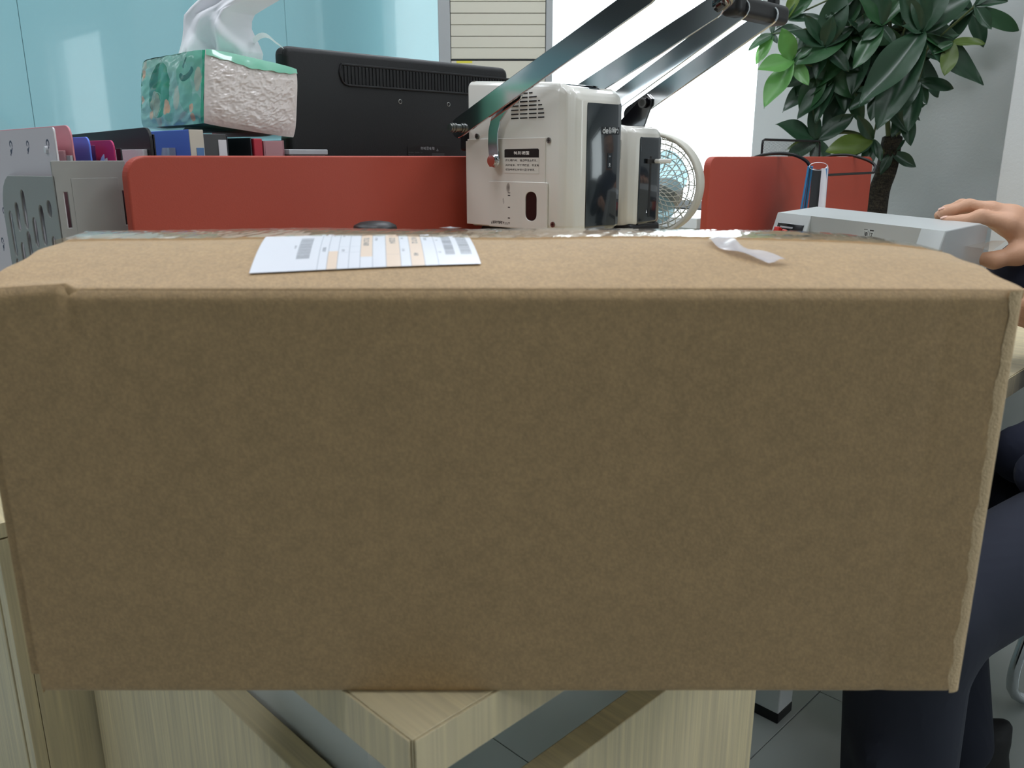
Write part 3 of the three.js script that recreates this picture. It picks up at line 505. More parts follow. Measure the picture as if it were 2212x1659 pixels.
// ---------------------------------------------------------------- monitor
{
  const b = 0.83, a0 = 0.431, a1 = 0.911, yT = 1.274, yB = 0.95;
  const t = thing('computer_monitor', 'black computer monitor seen from behind with a slatted vent and two screws', 'monitor', [0.67, 0.88, 0.75]);
  const shell = onFront(extrude(roundRect(a1 - a0, yT - yB, 0.016, a0, yB), 0.03, 0.009, 4, 8), b);
  const p = shell.attributes.position;                                                       // the top edge leans back, and the back bulges a little
  part(t, 'rear_shell', creased(shell, 0.5), M.monitor);
  part(t, 'screen', bx(a0 + 0.015, a1 - 0.015, yB + 0.02, yT - 0.015, b + 0.03, b + 0.0308, 0), std('#0a0b0d', 0.15));
  part(t, 'vent_recess', [bx(0.533, 0.93, 1.252, 1.2555, b - 0.0022, b + 0.002, 0.001), tube([P(0.533, b - 0.001, 1.2535), P(0.53, b - 0.001, 1.24), P(0.536, b - 0.001, 1.226), P(0.545, b - 0.001, 1.2225)], 0.0016, 12, 6), bx(0.545, 0.905, 1.2205, 1.224, b - 0.0022, b + 0.002, 0.001)], M.monitor);
  for (let k = 0; k < 52; k++) part(t, 'vent_slat', bx(0.538 + k * 0.007, 0.5412 + k * 0.007, 1.224, 1.252, b - 0.0018, b + 0.001, 0.0006), M.monitor);
  part(t, 'vent_shadow_gap', bx(0.537, 0.905, 1.2235, 1.2525, b - 0.0004, b + 0.001, 0), M.black);
  for (const a of [0.65, 0.759]) { const m = part(t, 'mount_hole', onFront(new THREE.TorusGeometry(0.0032, 0.0009, 8, 20).translate(a, 1.202, 0), b - 0.0006), M.steel); part(m, 'hole', rod(P(a, b - 0.0006, 1.202), P(a, b + 0.002, 1.202), 0.0026, 14), M.black); }
  const info = canvasTex(640, 300, (c, w, h) => {
    c.fillStyle = '#08090b'; c.fillRect(0, 0, w, h); c.strokeStyle = '#8d8f92'; c.fillStyle = '#8d8f92';
    glyphs(c, '取时是电理', 210, 10, 40, '#9a9c9e', 0.12, 1.15); c.beginPath(); c.moveTo(470, 60); c.lineTo(496, 60); c.lineTo(483, 34); c.closePath(); c.lineWidth = 4; c.stroke();
    c.font = '20px sans-serif'; c.fillStyle = '#5f6164'; c.fillText('100-240V~  50/60Hz 1.2A', 10, 88); c.fillText('19V - 2.1A', 10, 118); for (let k = 0; k < 3; k++) c.fillRect(390, 96 + k * 16, 210, 6);
    c.fillStyle = '#e6e6e6'; c.fillRect(10, 140, 320, 110); c.fillStyle = '#141414'; c.font = 'bold 78px sans-serif'; c.fillText('uncx', 30, 222); glyphs(c, '和理检', 214, 166, 40, '#141414', 0.13, 0.95);
    c.strokeStyle = '#a9abad'; c.lineWidth = 6; for (const x of [400, 600]) { c.beginPath(); c.arc(x, 215, 20, 0, 7); c.stroke(); }
  });
  part(t, 'rating_label', quad(P(0.662, b - 0.0006, 1.088), P(0.752, b - 0.0006, 1.088), P(0.752, b - 0.0006, 1.1295), P(0.662, b - 0.0006, 1.1295)), sticker(info, 0.5));
  part(t, 'stand', [bx(0.64, 0.7, 0.765, 1.06, b - 0.0 + 0.005, b + 0.025, 0.004), bx(0.56, 0.78, 0.75, 0.765, b - 0.02, b + 0.16, 0.004)], M.monitor);
}
// ---------------------------------------------------------------- silver machine at the person's hand
{
  const t = thing('laminating_machine', 'silver laminating machine with red and grey switches under the person\'s hand', 'laminator', [1.123, 0.092, 0.75]);
  t.rotation.set(0.045, Q - 0.12, 0, 'YXZ');
  const bR = 0.092, bL = 0.397, aF = 1.123, aB = 1.273;
  const prof = (pts, b0, b1, bev = 0.002) => { const g = extrude(new THREE.Shape(pts.map(([a, y]) => V2(a, y))), b1 - b0, bev, 3, 4); g.computeBoundingBox(); return g.translate(0, 0, -b1 - g.boundingBox.min.z); };
  part(t, 'body', creased(prof([[aF, 0.757], [aB, 0.757], [aB, 1.0], [aB - 0.03, 1.006], [aF, 1.0]], bR + 0.001, bL - 0.001)), M.silver);
  const block = [[aF - 0.075, 0.757], [aF + 0.004, 0.757], [aF + 0.004, 0.9985], [aF, 1.0], [aF - 0.05, 0.862]];
  part(t, 'end_block', creased(prof(block, 0.327, bL)), M.silver);
  part(t, 'end_block', creased(prof(block, bR, 0.132)), M.silver);
  for (const [a, b] of [[1.1, 0.12], [1.25, 0.12], [1.1, 0.37], [1.25, 0.37]]) part(t, 'rubber_foot', rod(P(a, b, 0.7505 - 0.045 * (b - bR)), P(a, b, 0.7575), 0.01, 14), M.black);
  const e2 = V3(0.05, 0.138, 0).normalize(), e1 = V3(0, 0, 1), e3 = e1.clone().cross(e2), mt = new THREE.Matrix4().makeBasis(e1, e2, e3).setPosition(aF, 1.0, -bL);
  const face = (g) => g.applyMatrix4(mt), fb = (x0, x1, y0, y1, z0, z1, r) => face(box(x0, x1, y0, y1, z0, z1, r));
  const panel = part(t, 'control_panel', fb(0.009, 0.062, -0.078, -0.018, -0.001, 0.0015, 0.0008), M.blackGloss);
  part(panel, 'panel_print', fb(0.016, 0.042, -0.027, -0.024, 0.0015, 0.0019, 0), M.knobGrey);
  part(t, 'rocker_switch', [fb(0.011, 0.022, -0.052, -0.028, 0.001, 0.012, 0.002)], M.red2, 'red rocker switch');
  part(t, 'rocker_switch', [fb(0.026, 0.036, -0.058, -0.031, 0.001, 0.009, 0.002)], M.red2, 'red rocker switch');
  const knob = part(t, 'dial', face(new THREE.CylinderGeometry(0.0105, 0.0125, 0.016, 28).rotateX(Math.PI / 2).translate(0.046, -0.046, 0.009)), M.knobGrey, 'grey dial');
  part(knob, 'dial_pointer', fb(0.034, 0.0405, -0.052, -0.034, 0.004, 0.014, 0.002), M.amber, 'amber lamp cap');
  part(t, 'toggle', fb(0.008, 0.014, -0.064, -0.056, 0.001, 0.008, 0.002), M.chrome);
  const sym = canvasTex(160, 160, (c, w, h) => {
    c.fillStyle = '#c4c8c7'; c.fillRect(0, 0, w, h); c.strokeStyle = c.fillStyle = '#1a1a1a'; c.lineWidth = 5;
    c.beginPath(); c.moveTo(14, 20); c.lineTo(14, 12); c.lineTo(62, 12); c.moveTo(24, 34); c.lineTo(24, 92); c.moveTo(70, 24); c.lineTo(70, 100); c.stroke(); c.beginPath(); c.ellipse(46, 66, 14, 24, 0, 0, 7); c.fill(); c.fillStyle = '#c4c8c7'; c.beginPath(); c.arc(46, 66, 6, 0, 7); c.fill(); c.fillStyle = '#1a1a1a'; c.fillRect(22, 118, 48, 12);
    c.fillRect(92, 10, 56, 16); c.beginPath(); c.moveTo(96, 30); c.lineTo(96, 120); c.quadraticCurveTo(112, 140, 150, 122); c.moveTo(112, 52); c.lineTo(134, 90); c.moveTo(134, 52); c.lineTo(112, 90); c.stroke(); c.fillRect(108, 48, 30, 7); c.fillRect(108, 88, 30, 7);
  });
  part(t, 'symbol_print', quad(P(aF - 0.0004, 0.227, 0.968), P(aF - 0.0004, 0.207, 0.968), P(aF - 0.0004, 0.207, 0.99), P(aF - 0.0004, 0.227, 0.99)), sticker(sym, 0.4));
  part(t, 'feed_slot', bx(aF - 0.001, aF + 0.002, 0.88, 0.894, 0.14, 0.32, 0.0005), M.black);
}
// ---------------------------------------------------------------- calendar and wire basket by the second screen
{
  const c = V3(0.748, 0.75, -2.1), t = thing('desk_calendar', 'spiral-bound tent calendar with blue pages before the right red screen', 'calendar', [c.x, c.y, c.z], 'world');
  t.rotation.y = -0.34; t.off = V3(0, 0, 0);                                                // seen end-on: x across, z along the ridge
  const H = 0.338, slab = (xb, xt, th, z0, z1, yt = H) => { const g = box(-th / 2, th / 2, 0, Math.hypot(xt - xb, yt), z0, z1, 0.0004); return g.rotateZ(-Math.atan2(xt - xb, yt)).translate(xb, 0.001, 0); };
  [[-0.046, -0.0195, 0.0045], [-0.0365, -0.0155, 0.003], [-0.0275, -0.0115, 0.0045]].forEach(([xb, xt, th], k) => part(t, 'page', slab(xb, xt, th, -0.075, 0.075 - 0.006 * k), M.blueBook, 'blue page'));
  part(t, 'board', slab(-0.03, -0.0145, 0.002, -0.075, 0.07), M.charcoal, 'dark backing board');
  part(t, 'end_flap', box(-0.0105, 0.0115, 0.001, H - 0.006, 0.058, 0.0605, 0.0005), M.charcoal, 'dark end flap');
  part(t, 'board', slab(0.03, 0.024, 0.002, -0.075, 0.07), M.paper);
  const swoosh = canvasTex(128, 512, (g, w, h) => { g.fillStyle = '#e4e6f0'; g.fillRect(0, 0, w, h); g.fillStyle = '#4f86bb'; g.beginPath(); g.moveTo(w, 0); g.lineTo(w, h * 0.22); g.quadraticCurveTo(w * 0.9, h * 0.06, w * 0.55, 0); g.fill(); g.beginPath(); g.moveTo(w, h * 0.55); g.quadraticCurveTo(w * 0.95, h * 0.74, w * 0.1, h * 0.78); g.quadraticCurveTo(w * 0.6, h * 0.72, w * 0.9, h * 0.55); g.fill(); });
  part(t, 'cover_page', grid(8, 6, (u, v) => V3(0.0105 + (0.0195 - 0.004 * v) * u, 0.001 + (H - 0.004) * v, 0.068 + 0.004 * Math.sin(u * 2.6) - 0.002 * v)), sticker(swoosh, 0.6, DS), 'white cover with a blue swoosh');
  for (let k = 0; k < 14; k++) part(t, 'ring', new THREE.TorusGeometry(0.0215, 0.0008, 6, 28).scale(1, 0.42, 1).rotateY(0.28).translate(0.003, H + 0.001, 0.066 - k * 0.01), M.paper);
}
{
  const t = thing('wire_basket', 'black wire mesh basket hooked over the right red desk screen', 'wire basket', [2.01, 0.78, 0.8]);
  const b = 0.8, a0 = 1.842, a1 = 2.182, y1 = 1.156, y0 = 0.9;
  part(t, 'frame', [tube([P(a0 + 0.003, b, y0), P(a0 + 0.001, b, 1.0), P(a0, b, y1 - 0.01), P(a0 + 0.008, b, y1), P(a0 + 0.05, b, y1), P(a1 - 0.05, b, y1), P(a1 - 0.008, b, y1), P(a1, b, y1 - 0.01), P(a1 + 0.006, b, 1.05), P(a1 + 0.01, b, y0)], 0.0032, 80, 8, false, 0.2), rod(P(a0, b, y0), P(a1 + 0.01, b, y0), 0.003, 8)], M.black);
  const wires = [], hh = y1 - y0, s = 0.0075;
  for (let k = -Math.ceil(hh / s); k * s < a1 - a0 + hh; k++) for (const d of [1, -1]) {
    let xA = k * s, xB = xA + d * hh, yA = 0, yB = hh; if (d < 0) { xA += hh; xB = xA - hh; }
    const w = a1 - a0, cl = (x) => Math.min(w, Math.max(0, x)), ya = (x) => (x - xA) / (xB - xA) * hh;
    const p0 = cl(xA), p1 = cl(xB); if (Math.abs(p1 - p0) < 0.003) continue;
    wires.push(rod(P(a0 + p0, b, y0 + ya(p0)), P(a0 + p1, b, y0 + ya(p1)), 0.00032, 3));
  }
  part(t, 'mesh_panel', wires, M.black, 'fine diamond wire mesh');
  part(t, 'hook', tube([P(1.76, 0.795, 1.05), P(1.745, 0.78, 1.1), P(1.74, 0.725, 1.118), P(1.755, 0.67, 1.117), P(1.79, 0.645, 1.1), P(1.81, 0.64, 1.075), P(1.835, 0.64, 1.064)], 0.0042, 40, 8), M.black);
  part(t, 'hook', tube([P(2.16, 0.795, 1.05), P(2.165, 0.78, 1.105), P(2.185, 0.725, 1.117), P(2.205, 0.675, 1.106), P(2.215, 0.645, 1.088), P(2.2, 0.64, 1.068)], 0.0042, 40, 8), M.black);
  part(t, 'front_rod', rod(P(1.83, 0.64, 1.0645), P(2.2, 0.64, 1.0675), 0.0034, 10), M.black);
  part(t, 'tray_floor', bx(a0 + 0.004, a1, y0 - 0.002, y0 + 0.002, 0.722, b, 0.0005), M.black);
}
// ---------------------------------------------------------------- file holders and folders behind the left red screen
{
  const t = thing('file_holder', 'grey plastic file holder with slotted sides, left of the red screen', 'file holder', [0.107, 0.875, 0.75]);
  const a0 = 0.064, a1 = 0.151, b0 = 0.757, b1 = 0.99, y0 = 0.752, yT = 1.106, yS = 1.087;
  // tall spine with two label slots on either side
  const spine = roundRect(a1 - a0, yT - y0, 0.0015, a0, y0), hole = (x0, x1, h0, h1) => new THREE.Path([V2(x0, h0), V2(x1, h0), V2(x1, h1), V2(x0, h1)]);
  for (const y of [1.026, 0.925, 0.83]) spine.holes.push(hole(a0 + 0.0095, a0 + 0.0145, y - 0.0, y + 0.043), hole(a1 - 0.0075, a1 - 0.003, y, y + 0.043));
  part(t, 'spine', onFront(extrude(spine, 0.0025, 0.0006, 1), b0), M.greyPlastic);
  part(t, 'label_frame', onFront(extrude(roundRect(0.056, 0.2, 0.001, a0 + 0.02, 0.885), 0.0006, 0.0002, 1), b0 - 0.0004), M.greyPlastic);
  const side = new THREE.Shape(); side.moveTo(b0, y0); side.lineTo(b1, y0); side.lineTo(b1, 1.03); side.quadraticCurveTo(b1 - 0.003, 1.075, b1 - 0.045, yS - 0.001); side.lineTo(b0, yS + 0.001); side.lineTo(b0, y0);
  const slot = (b, y, len, w = 0.017) => { const p = new THREE.Path(), h = w / 2; p.moveTo(b - h, y); p.lineTo(b - h, y - len); p.absarc(b, y - len, h, Math.PI, 2 * Math.PI, false); p.lineTo(b + h, y); p.absarc(b, y, h, 0, Math.PI, false); return p; };
  for (let k = 0; k < 6; k++) for (let r = 0; r < 6; r++) {
    const b = b0 + 0.03 + k * 0.0345, long = k === 5 ? 0.046 : 0.022 + 0.012 * ((k + r) % 2), y = 1.06 - r * 0.054 - (k % 3) * 0.017 + (k === 5 ? 0.004 - r * 0.012 : 0);
    if (y - long > y0 + 0.03 && !(k === 0 && r === 0)) side.holes.push(slot(b, y, long));
  }
  side.holes.push(slot(b0 + 0.03, 1.05, 0.004, 0.017));
  part(t, 'side_panel', onSide(extrude(side, 0.0025, 0.0006, 1, 5), a0), M.greyPlastic);
  part(t, 'side_panel', bx(a1 - 0.0025, a1, y0, 1.07, b0 + 0.003, b1, 0.0006), M.greyPlastic);
  part(t, 'front_lip', bx(a0, a1, y0, 0.85, b1 - 0.0025, b1, 0.0006), M.greyPlastic);
  part(t, 'base', bx(a0, a1, 0.75, 0.7535, b0, b1, 0.0006), M.greyPlastic);
}
{
  const sheet = (name, label, cat, a, b0, b1, y1, mat, { y0 = 0.754, r = 0.014, th = 0.0022, slope = 0, cut = 0 } = {}) => {
    const t = thing(name, label, cat, [a, (b0 + b1) / 2, y0]);
    const s = new THREE.Shape(); s.moveTo(b0, y0); s.lineTo(b1, y0); s.lineTo(b1, y1 - slope); s.lineTo(b0 + r + cut, y1 - (slope * cut) / (b1 - b0)); s.quadraticCurveTo(b0 + cut * 0.6, y1, b0 + cut * 0.5, y1 - r); s.lineTo(b0, y0);
    part(t, 'cover', onSide(extrude(s, th, 0.0004, 1, 6), a), mat); return t;
  };
  // white folder with small dark sprigs, inside the grey holder
  const dots = canvasTex(1024, 1024, (c, w, h) => {
    c.fillStyle = '#d9cfd3'; c.fillRect(0, 0, w, h); c.strokeStyle = '#3a3950'; c.fillStyle = '#3a3950';
    for (let j = 0; j < 9; j++) for (let i = 0; i < 5; i++) { const x = 70 + i * 215 + (j % 2) * 100 + rr(-12, 12), y = 62 + j * 122 + rr(-8, 8), s = rr(0.95, 1.2); c.save(); c.translate(x, y); c.scale(s * 1.25, s * 0.95); c.rotate(rr(-0.5, 0.5)); c.lineWidth = 6; c.beginPath(); c.arc(0, -12, 10, 2.6, 7.2); c.stroke(); c.beginPath(); c.arc(2, 10, 7, 0, 7); c.fill(); c.beginPath(); c.moveTo(-10, -4); c.lineTo(8, 24); c.stroke(); c.restore(); }
  });
  {
    const a = 0.0725, b0 = 0.76, b1 = 1.13, y0 = 0.756, y1 = 1.145, t = thing('folder', 'white-pink folder printed with small dark sprigs, in the grey slotted holder', 'folder', [a, 0.9, y0]);
    const g = grid(1, 1, (u, v) => P(a, b0 + (b1 - b0) * u, y0 + (y1 - y0) * v)); part(t, 'printed_face', g, sticker(dots, 0.55, DS));
    part(t, 'cover', onSide(extrude(roundRect(b1 - b0, y1 - y0, [0.002, 0.002, 0.006, 0.006], b0, y0), 0.0025, 0.0005, 1), a + 0.0003), M.paper);
    part(t, 'snap_button', rod(P(a - 0.003, 0.79, 1.119), P(a, 0.79, 1.119), 0.004, 18, 0.0045), M.paper);
  }
  const pk = sheet('folder', 'pink folder standing behind the white sprigged folder', 'folder', 0.092, 0.758, 1.08, 1.148, M.pink, { r: 0.016, cut: 0.006 });
  const pf = part(pk, 'papers', bx(0.0885, 0.0915, 0.76, 1.112, 0.762, 1.0, 0.0004), M.paperGrey);
  part(pk, 'cover', bx(0.086, 0.0885, 0.754, 1.118, 0.775, 1.05, 0.0006), M.pinkPale, 'pale pink inner cover');
  sheet('folder', 'bright blue folder between the pink and the magenta ones', 'folder', 0.112, 0.762, 0.99, 1.1345, M.blue, { r: 0.012 });
  const mg = sheet('folder', 'magenta folder with crumpled white papers, right of the blue one', 'folder', 0.142, 0.765, 0.99, 1.131, M.magenta, { r: 0.012 });
  part(mg, 'cover', bx(0.128, 0.1295, 0.754, 1.125, 0.79, 0.98, 0.0006), M.magentaDark, 'dark magenta inner cover');
  part(mg, 'papers', [0, 1, 2].map((k) => grid(10, 8, (u, v) => P(0.131 + k * 0.003 + 0.0015 * Math.sin(u * 11 + k * 2) * v, 0.769 + 0.03 * u + 0.002 * k, 0.76 + (0.352 - 0.012 * u - 0.006 * k + 0.004 * Math.sin(u * 9 + k)) * v))), phy('#dcdce4', 0.8, DS));
  part(mg, 'clip_edge', bx(0.15, 0.152, 0.754, 1.121, 0.764, 0.78, 0.0005), M.charcoal);
  const bk = sheet('folder', 'black folder with a rising top edge, left of the blue box file', 'folder', 0.186, 0.758, 1.05, 1.1475, M.black, { r: 0.016, slope: 0.004, th: 0.004 });
  part(bk, 'papers', bx(0.18, 0.1855, 0.76, 1.12, 0.768, 1.02, 0.0005), M.paper);
  part(bk, 'cover', bx(0.1915, 0.194, 0.754, 1.139, 0.76, 1.05, 0.0008), M.black);
  // box files and holders under the tissue pack
  {
    const a0 = 0.2435, a1 = 0.263, b0 = 0.768, b1 = 1.01, y1 = 1.146, t = thing('box_file', 'blue cardboard box file with a pale spine under the tissue pack', 'box file', [0.253, 0.88, 0.752]);
    part(t, 'case', [bx(a0, a0 + 0.002, 0.752, y1, b0, b1, 0.0006), bx(a1 - 0.002, a1, 0.752, y1, b0, b1, 0.0006), bx(a0 + 0.002, a1 - 0.002, y1 - 0.03, y1 - 0.028, b0, b1, 0.0004)], M.blue);
    part(t, 'spine', bx(a0, a1, 0.752, y1, b0 - 0.0015, b0 + 0.0005, 0.0005), M.cream, 'cream spine');
    part(t, 'spine_label', bx(a0 + 0.008, a1 - 0.001, 1.075, 1.1225, b0 - 0.0022, b0 - 0.0014, 0.0002), std('#5c86b8', 0.6), 'blue spine label');
    part(t, 'wrinkled_sleeve', grid(16, 12, (u, v) => P(a0 - 0.0008 - 0.0022 * Math.abs(Math.sin(u * 9) * Math.sin(v * 7 + u * 5)), b0 + 0.045 + 0.075 * u, 1.02 + (0.103 - 0.01 * (u > 0.6 ? 1 : 0)) * v)), phy('#aeb6d6', 0.3, DS), 'pale wrinkled sleeve');
  }
  {
    const t = thing('box_file', 'dark grey box file with a white spine strip under the tissue pack', 'box file', [0.28, 0.88, 0.752]);
    part(t, 'case', bx(0.2645, 0.2985, 0.752, 1.141, 0.772, 1.0, 0.001), M.binderGrey);
    part(t, 'spine_strip', bx(0.286, 0.298, 0.9, 1.1335, 0.7712, 0.773, 0.0003), M.paper, 'white spine strip');
  }
  {
    const t = thing('file_holder', 'dark open holder of loose papers right of the dark grey box file', 'file holder', [0.318, 0.88, 0.752]);
    part(t, 'case', [bx(0.3, 0.302, 0.752, 1.14, 0.775, 1.0, 0.0006), bx(0.336, 0.338, 0.752, 1.137, 0.775, 1.0, 0.0006), bx(0.302, 0.336, 0.752, 1.08, 0.775, 0.777, 0.0006)], M.charcoal);
    part(t, 'papers', [0, 1, 2, 3].map((k) => bx(0.304 + k * 0.008, 0.3055 + k * 0.008, 0.76, 1.105 - 0.004 * (k % 2), 0.782, 0.99, 0.0003)), M.paperGrey);
  }
  { const t = thing('folder', 'red folder spine below the right end of the tissue pack', 'folder', [0.346, 0.88, 0.752]); part(t, 'cover', bx(0.3395, 0.3535, 0.752, 1.136, 0.772, 1.0, 0.0015), M.redFile); }
  {
    const t = thing('file_holder', 'translucent pale pink file holder beside the red folder', 'file holder', [0.372, 0.88, 0.752]);
    const pp = phy('#d29aa0', 0.4, { transmission: 0.3, thickness: 0, ...DS });
    part(t, 'case', [bx(0.355, 0.357, 0.752, 1.133, 0.772, 1.0, 0.0006), bx(0.386, 0.388, 0.752, 1.134, 0.772, 1.0, 0.0006), bx(0.357, 0.386, 0.752, 1.133, 0.772, 0.774, 0.0006)], pp);
    part(t, 'papers', [bx(0.362, 0.364, 0.76, 1.12, 0.78, 0.99, 0.0003), bx(0.372, 0.374, 0.76, 1.115, 0.78, 0.99, 0.0003)], M.paper);
  }
  {
    const t = thing('document_box', 'flat grey document box showing over the red screen, below the monitor', 'box', [0.43, 0.79, 0.752]);
    part(t, 'case', bx(0.392, 0.455, 0.752, 1.113, 0.765, 0.81, 0.002), M.paperGrey); part(t, 'lid', bx(0.39, 0.457, 1.1135, 1.1215, 0.763, 0.812, 0.0015), M.paperGrey);
  }
}
// ---------------------------------------------------------------- tissue pack lying on the files
{
  const piv = W(0.266, 0.772, 1.152), t = thing('tissue_pack', 'plastic pack of paper tissues, green print and clear end, tilted on the files', 'tissue pack', [piv.x, piv.y, piv.z], 'world');
  const L = 0.15, D = 0.225, H = 0.104;                                                     // along a, along b, height
  t.rotation.y = Q; const g0 = V3(0, 0, 0); t.off = g0;
  const lean = (p) => p.applyAxisAngle(V3(0, 0, 1), -0.12);                    // the pack leans over to the right
  const soft = (x, y, z) => {                                                               // a bulging soft block: -1..1 on each axis
    const q = V3(x, y, z), m = Math.max(Math.abs(x), Math.abs(y), Math.abs(z)), k = 5, r = Math.pow(Math.abs(x) ** k + Math.abs(y) ** k + Math.abs(z) ** k, 1 / k);
    if (r > 0) q.multiplyScalar(0.6 + 0.4 * m / r); return lean(V3((q.x + 1) / 2 * L, (q.y + 1) / 2 * H, -(q.z + 1) / 2 * D));
  };
  const samp = (n, u, v) => n[(((Math.floor(v * N) % N) + N) % N) * N + (((Math.floor(u * N) % N) + N) % N)];
  const ridge = (n, u, v) => 1 - Math.abs(2 * samp(n, u, v) - 1);
  const wr = (u, v, k) => { const U = u + 0.08 * samp(nA, v + k * 0.13, u), V = v + 0.08 * samp(nA, u + 0.4, v + k * 0.21); return 0.0022 * (ridge(nA, U * 0.9 + k * 0.3, V * 0.7) ** 3 - 0.3) + 0.0013 * (ridge(nB, U * 0.55 + k * 0.2, V * 0.4) ** 3 - 0.3); };
  const face = (n, f) => grid(n, n, f);
  const printTex = canvasTex(1024, 560, (c, w, h) => {
    c.fillStyle = '#9ad3c4'; c.fillRect(0, 0, w, h); c.fillStyle = '#7fc9b2'; for (let k = 0; k < 5; k++) { c.beginPath(); c.ellipse(rr(0, w), rr(0, h), rr(90, 220), rr(50, 130), rr(0, 3), 0, 7); c.fill(); }
    c.fillStyle = '#bccab6'; for (let k = 0; k < 4; k++) { c.beginPath(); c.ellipse(60 + k * 290, rr(60, 480), 46, 90, rr(-0.3, 0.3), 0, 7); c.fill(); }
    c.fillStyle = '#2f9f7c'; c.beginPath(); c.ellipse(360, 270, 170, 215, 0.12, 0, 7); c.fill(); c.fillStyle = '#22806a'; c.beginPath(); c.ellipse(320, 260, 120, 205, 0.12, 1.5, 4.7); c.fill();
    c.fillStyle = '#9fae94'; c.beginPath(); c.ellipse(300, 380, 75, 105, 0.1, 0, 7); c.fill(); c.strokeStyle = '#a8d8c4'; c.lineWidth = 5; c.beginPath(); c.ellipse(330, 380, 60, 95, 0.1, 0, 7); c.stroke();
    c.fillStyle = '#e6b78e'; for (const [x, y] of [[480, 380], [510, 420], [465, 430], [60, 120], [50, 330], [850, 430], [870, 500], [230, 460]]) { c.beginPath(); c.arc(x, y, 34, 0, 7); c.fill(); }
    c.strokeStyle = '#357f72'; c.lineWidth = 44; c.lineCap = 'round'; c.beginPath(); c.moveTo(690, 190); c.quadraticCurveTo(760, 240, 850, 150); c.stroke(); c.lineWidth = 26; c.beginPath(); c.moveTo(720, 120); c.lineTo(760, 60); c.stroke();
    c.fillStyle = '#3db48c'; c.fillRect(985, 0, 39, h);
  });
  const wrapGloss = { clearcoat: 1, clearcoatRoughness: 0.03 };
  part(t, 'printed_side', face(30, (u, v) => { const p = soft(-1, 2 * v - 1, 1 - 2 * u); p.x += wr(u, v, 1); return p; }), new THREE.MeshPhysicalMaterial({ map: printTex, roughness: 0.3, ...wrapGloss }), 'green printed side', true);
  const endMat = phy('#e4dbd6', 0.3, wrapGloss);
  part(t, 'clear_end', face(90, (u, v) => { const p = soft(2 * u - 1, 2 * v - 1, -1), e = Math.min(1, 12 * Math.min(u, 1 - u, v, 1 - v)); p.z += e * (wr(u, v, 2) * 0.34 + 0.0007 * (ridge(nB, u * 0.9 + 0.06 * samp(nA, v, u), v * 0.8 + 0.06 * samp(nA, u, v)) ** 4) + 0.0005 * ridge(nC, u * 0.5, v * 0.4) ** 2); return p; }), endMat, 'crinkled clear end', true);
  const green = new THREE.MeshPhysicalMaterial({ color: '#86cdb2', roughness: 0.25, ...wrapGloss });
  part(t, 'wrapper_top', face(16, (u, v) => { const p = soft(2 * u - 1, 1, 2 * v - 1); p.y += wr(u, v, 3) * 0.6; return p; }), green, undefined, true);
  part(t, 'wrapper_bottom', face(12, (u, v) => soft(2 * u - 1, -1, 1 - 2 * v)), green, undefined, true);
  part(t, 'wrapper_back', face(12, (u, v) => soft(1 - 2 * u, 2 * v - 1, 1)), green, undefined, true);
  part(t, 'wrapper_side', face(12, (u, v) => soft(1, 2 * v - 1, 2 * u - 1)), green, undefined, true);
  part(t, 'wrapper_hem', [grid(40, 3, (u, v) => { const p = soft(2 * u - 1, 1 - 0.3 * v * (0.45 + 0.55 * Math.sin(Math.PI * u) + 0.05 * Math.sin(u * 17) + 0.04 * Math.sin(u * 43 + 1)), -1); p.z += 0.0026 + 0.0003 * Math.sin(u * 29); p.y += 0.001 * (1 - v); return p; })], green, 'glossy green hem', true);
  // the sheet pulled out at the top: two draped layers with folds
  const cam = new THREE.Matrix4().makeRotationY(-Q), M2 = 0.00076;
  const rows = [[133, 343, 508], [112, 348, 512], [98, 353, 507], [84, 357, 500], [66, 360, 492], [52, 361, 493], [40, 363, 499], [28, 374, 520], [14, 390, 546], [0, 405, 561], [-16, 418, 571], [-34, 436, 572], [-54, 462, 556], [-66, 492, 520]];
  const sheet = (back) => grid(48, 52, (u, v) => {
    const f = v * (rows.length - 1), i = Math.min(rows.length - 2, Math.floor(f)), k = f - i, yy = rows[i][0] + (rows[i + 1][0] - rows[i][0]) * k, xl = rows[i][1] + (rows[i + 1][1] - rows[i][1]) * k, xr = rows[i][2] + (rows[i + 1][2] - rows[i][2]) * k;
    const wv = Math.sin(Math.PI * u), fold = 0.02 * Math.sin(u * 8.2 + v * 2.6 + Math.sin(v * 5)) + 0.014 * Math.abs(Math.sin(u * 7 - v * 5 + 0.8)) + 0.008 * Math.sin(u * 17 - v * 9) + 0.01 * Math.abs(Math.sin(v * 8 + u * 5));
    const x = (xl + (xr - xl) * u - 437) * M2, y = (128 - yy) * M2 + H * 0.88, z = (back ? -1 : 1) * 0.024 * wv * (0.6 + 0.5 * v) + fold * wv * (back ? 0.7 : 1) - 0.115 - 0.02 * v;
    return V3(x, y, z).applyMatrix4(cam);
  });
  part(t, 'tissue_sheet', [sheet(false), sheet(true), grid(12, 3, (u, v) => V3((496 + 64 * u - 437) * M2, H * 0.88 + (38 + 15 * Math.sin(Math.min(1, u * 1.4) * 2.3) - 26 * u * u + (v - 0.5) * 11 * (1 - u * 0.75)) * M2, -0.115 + 0.02 * u + 0.006 * v).applyMatrix4(cam))], M.tissue, 'white crumpled tissue', true);
}
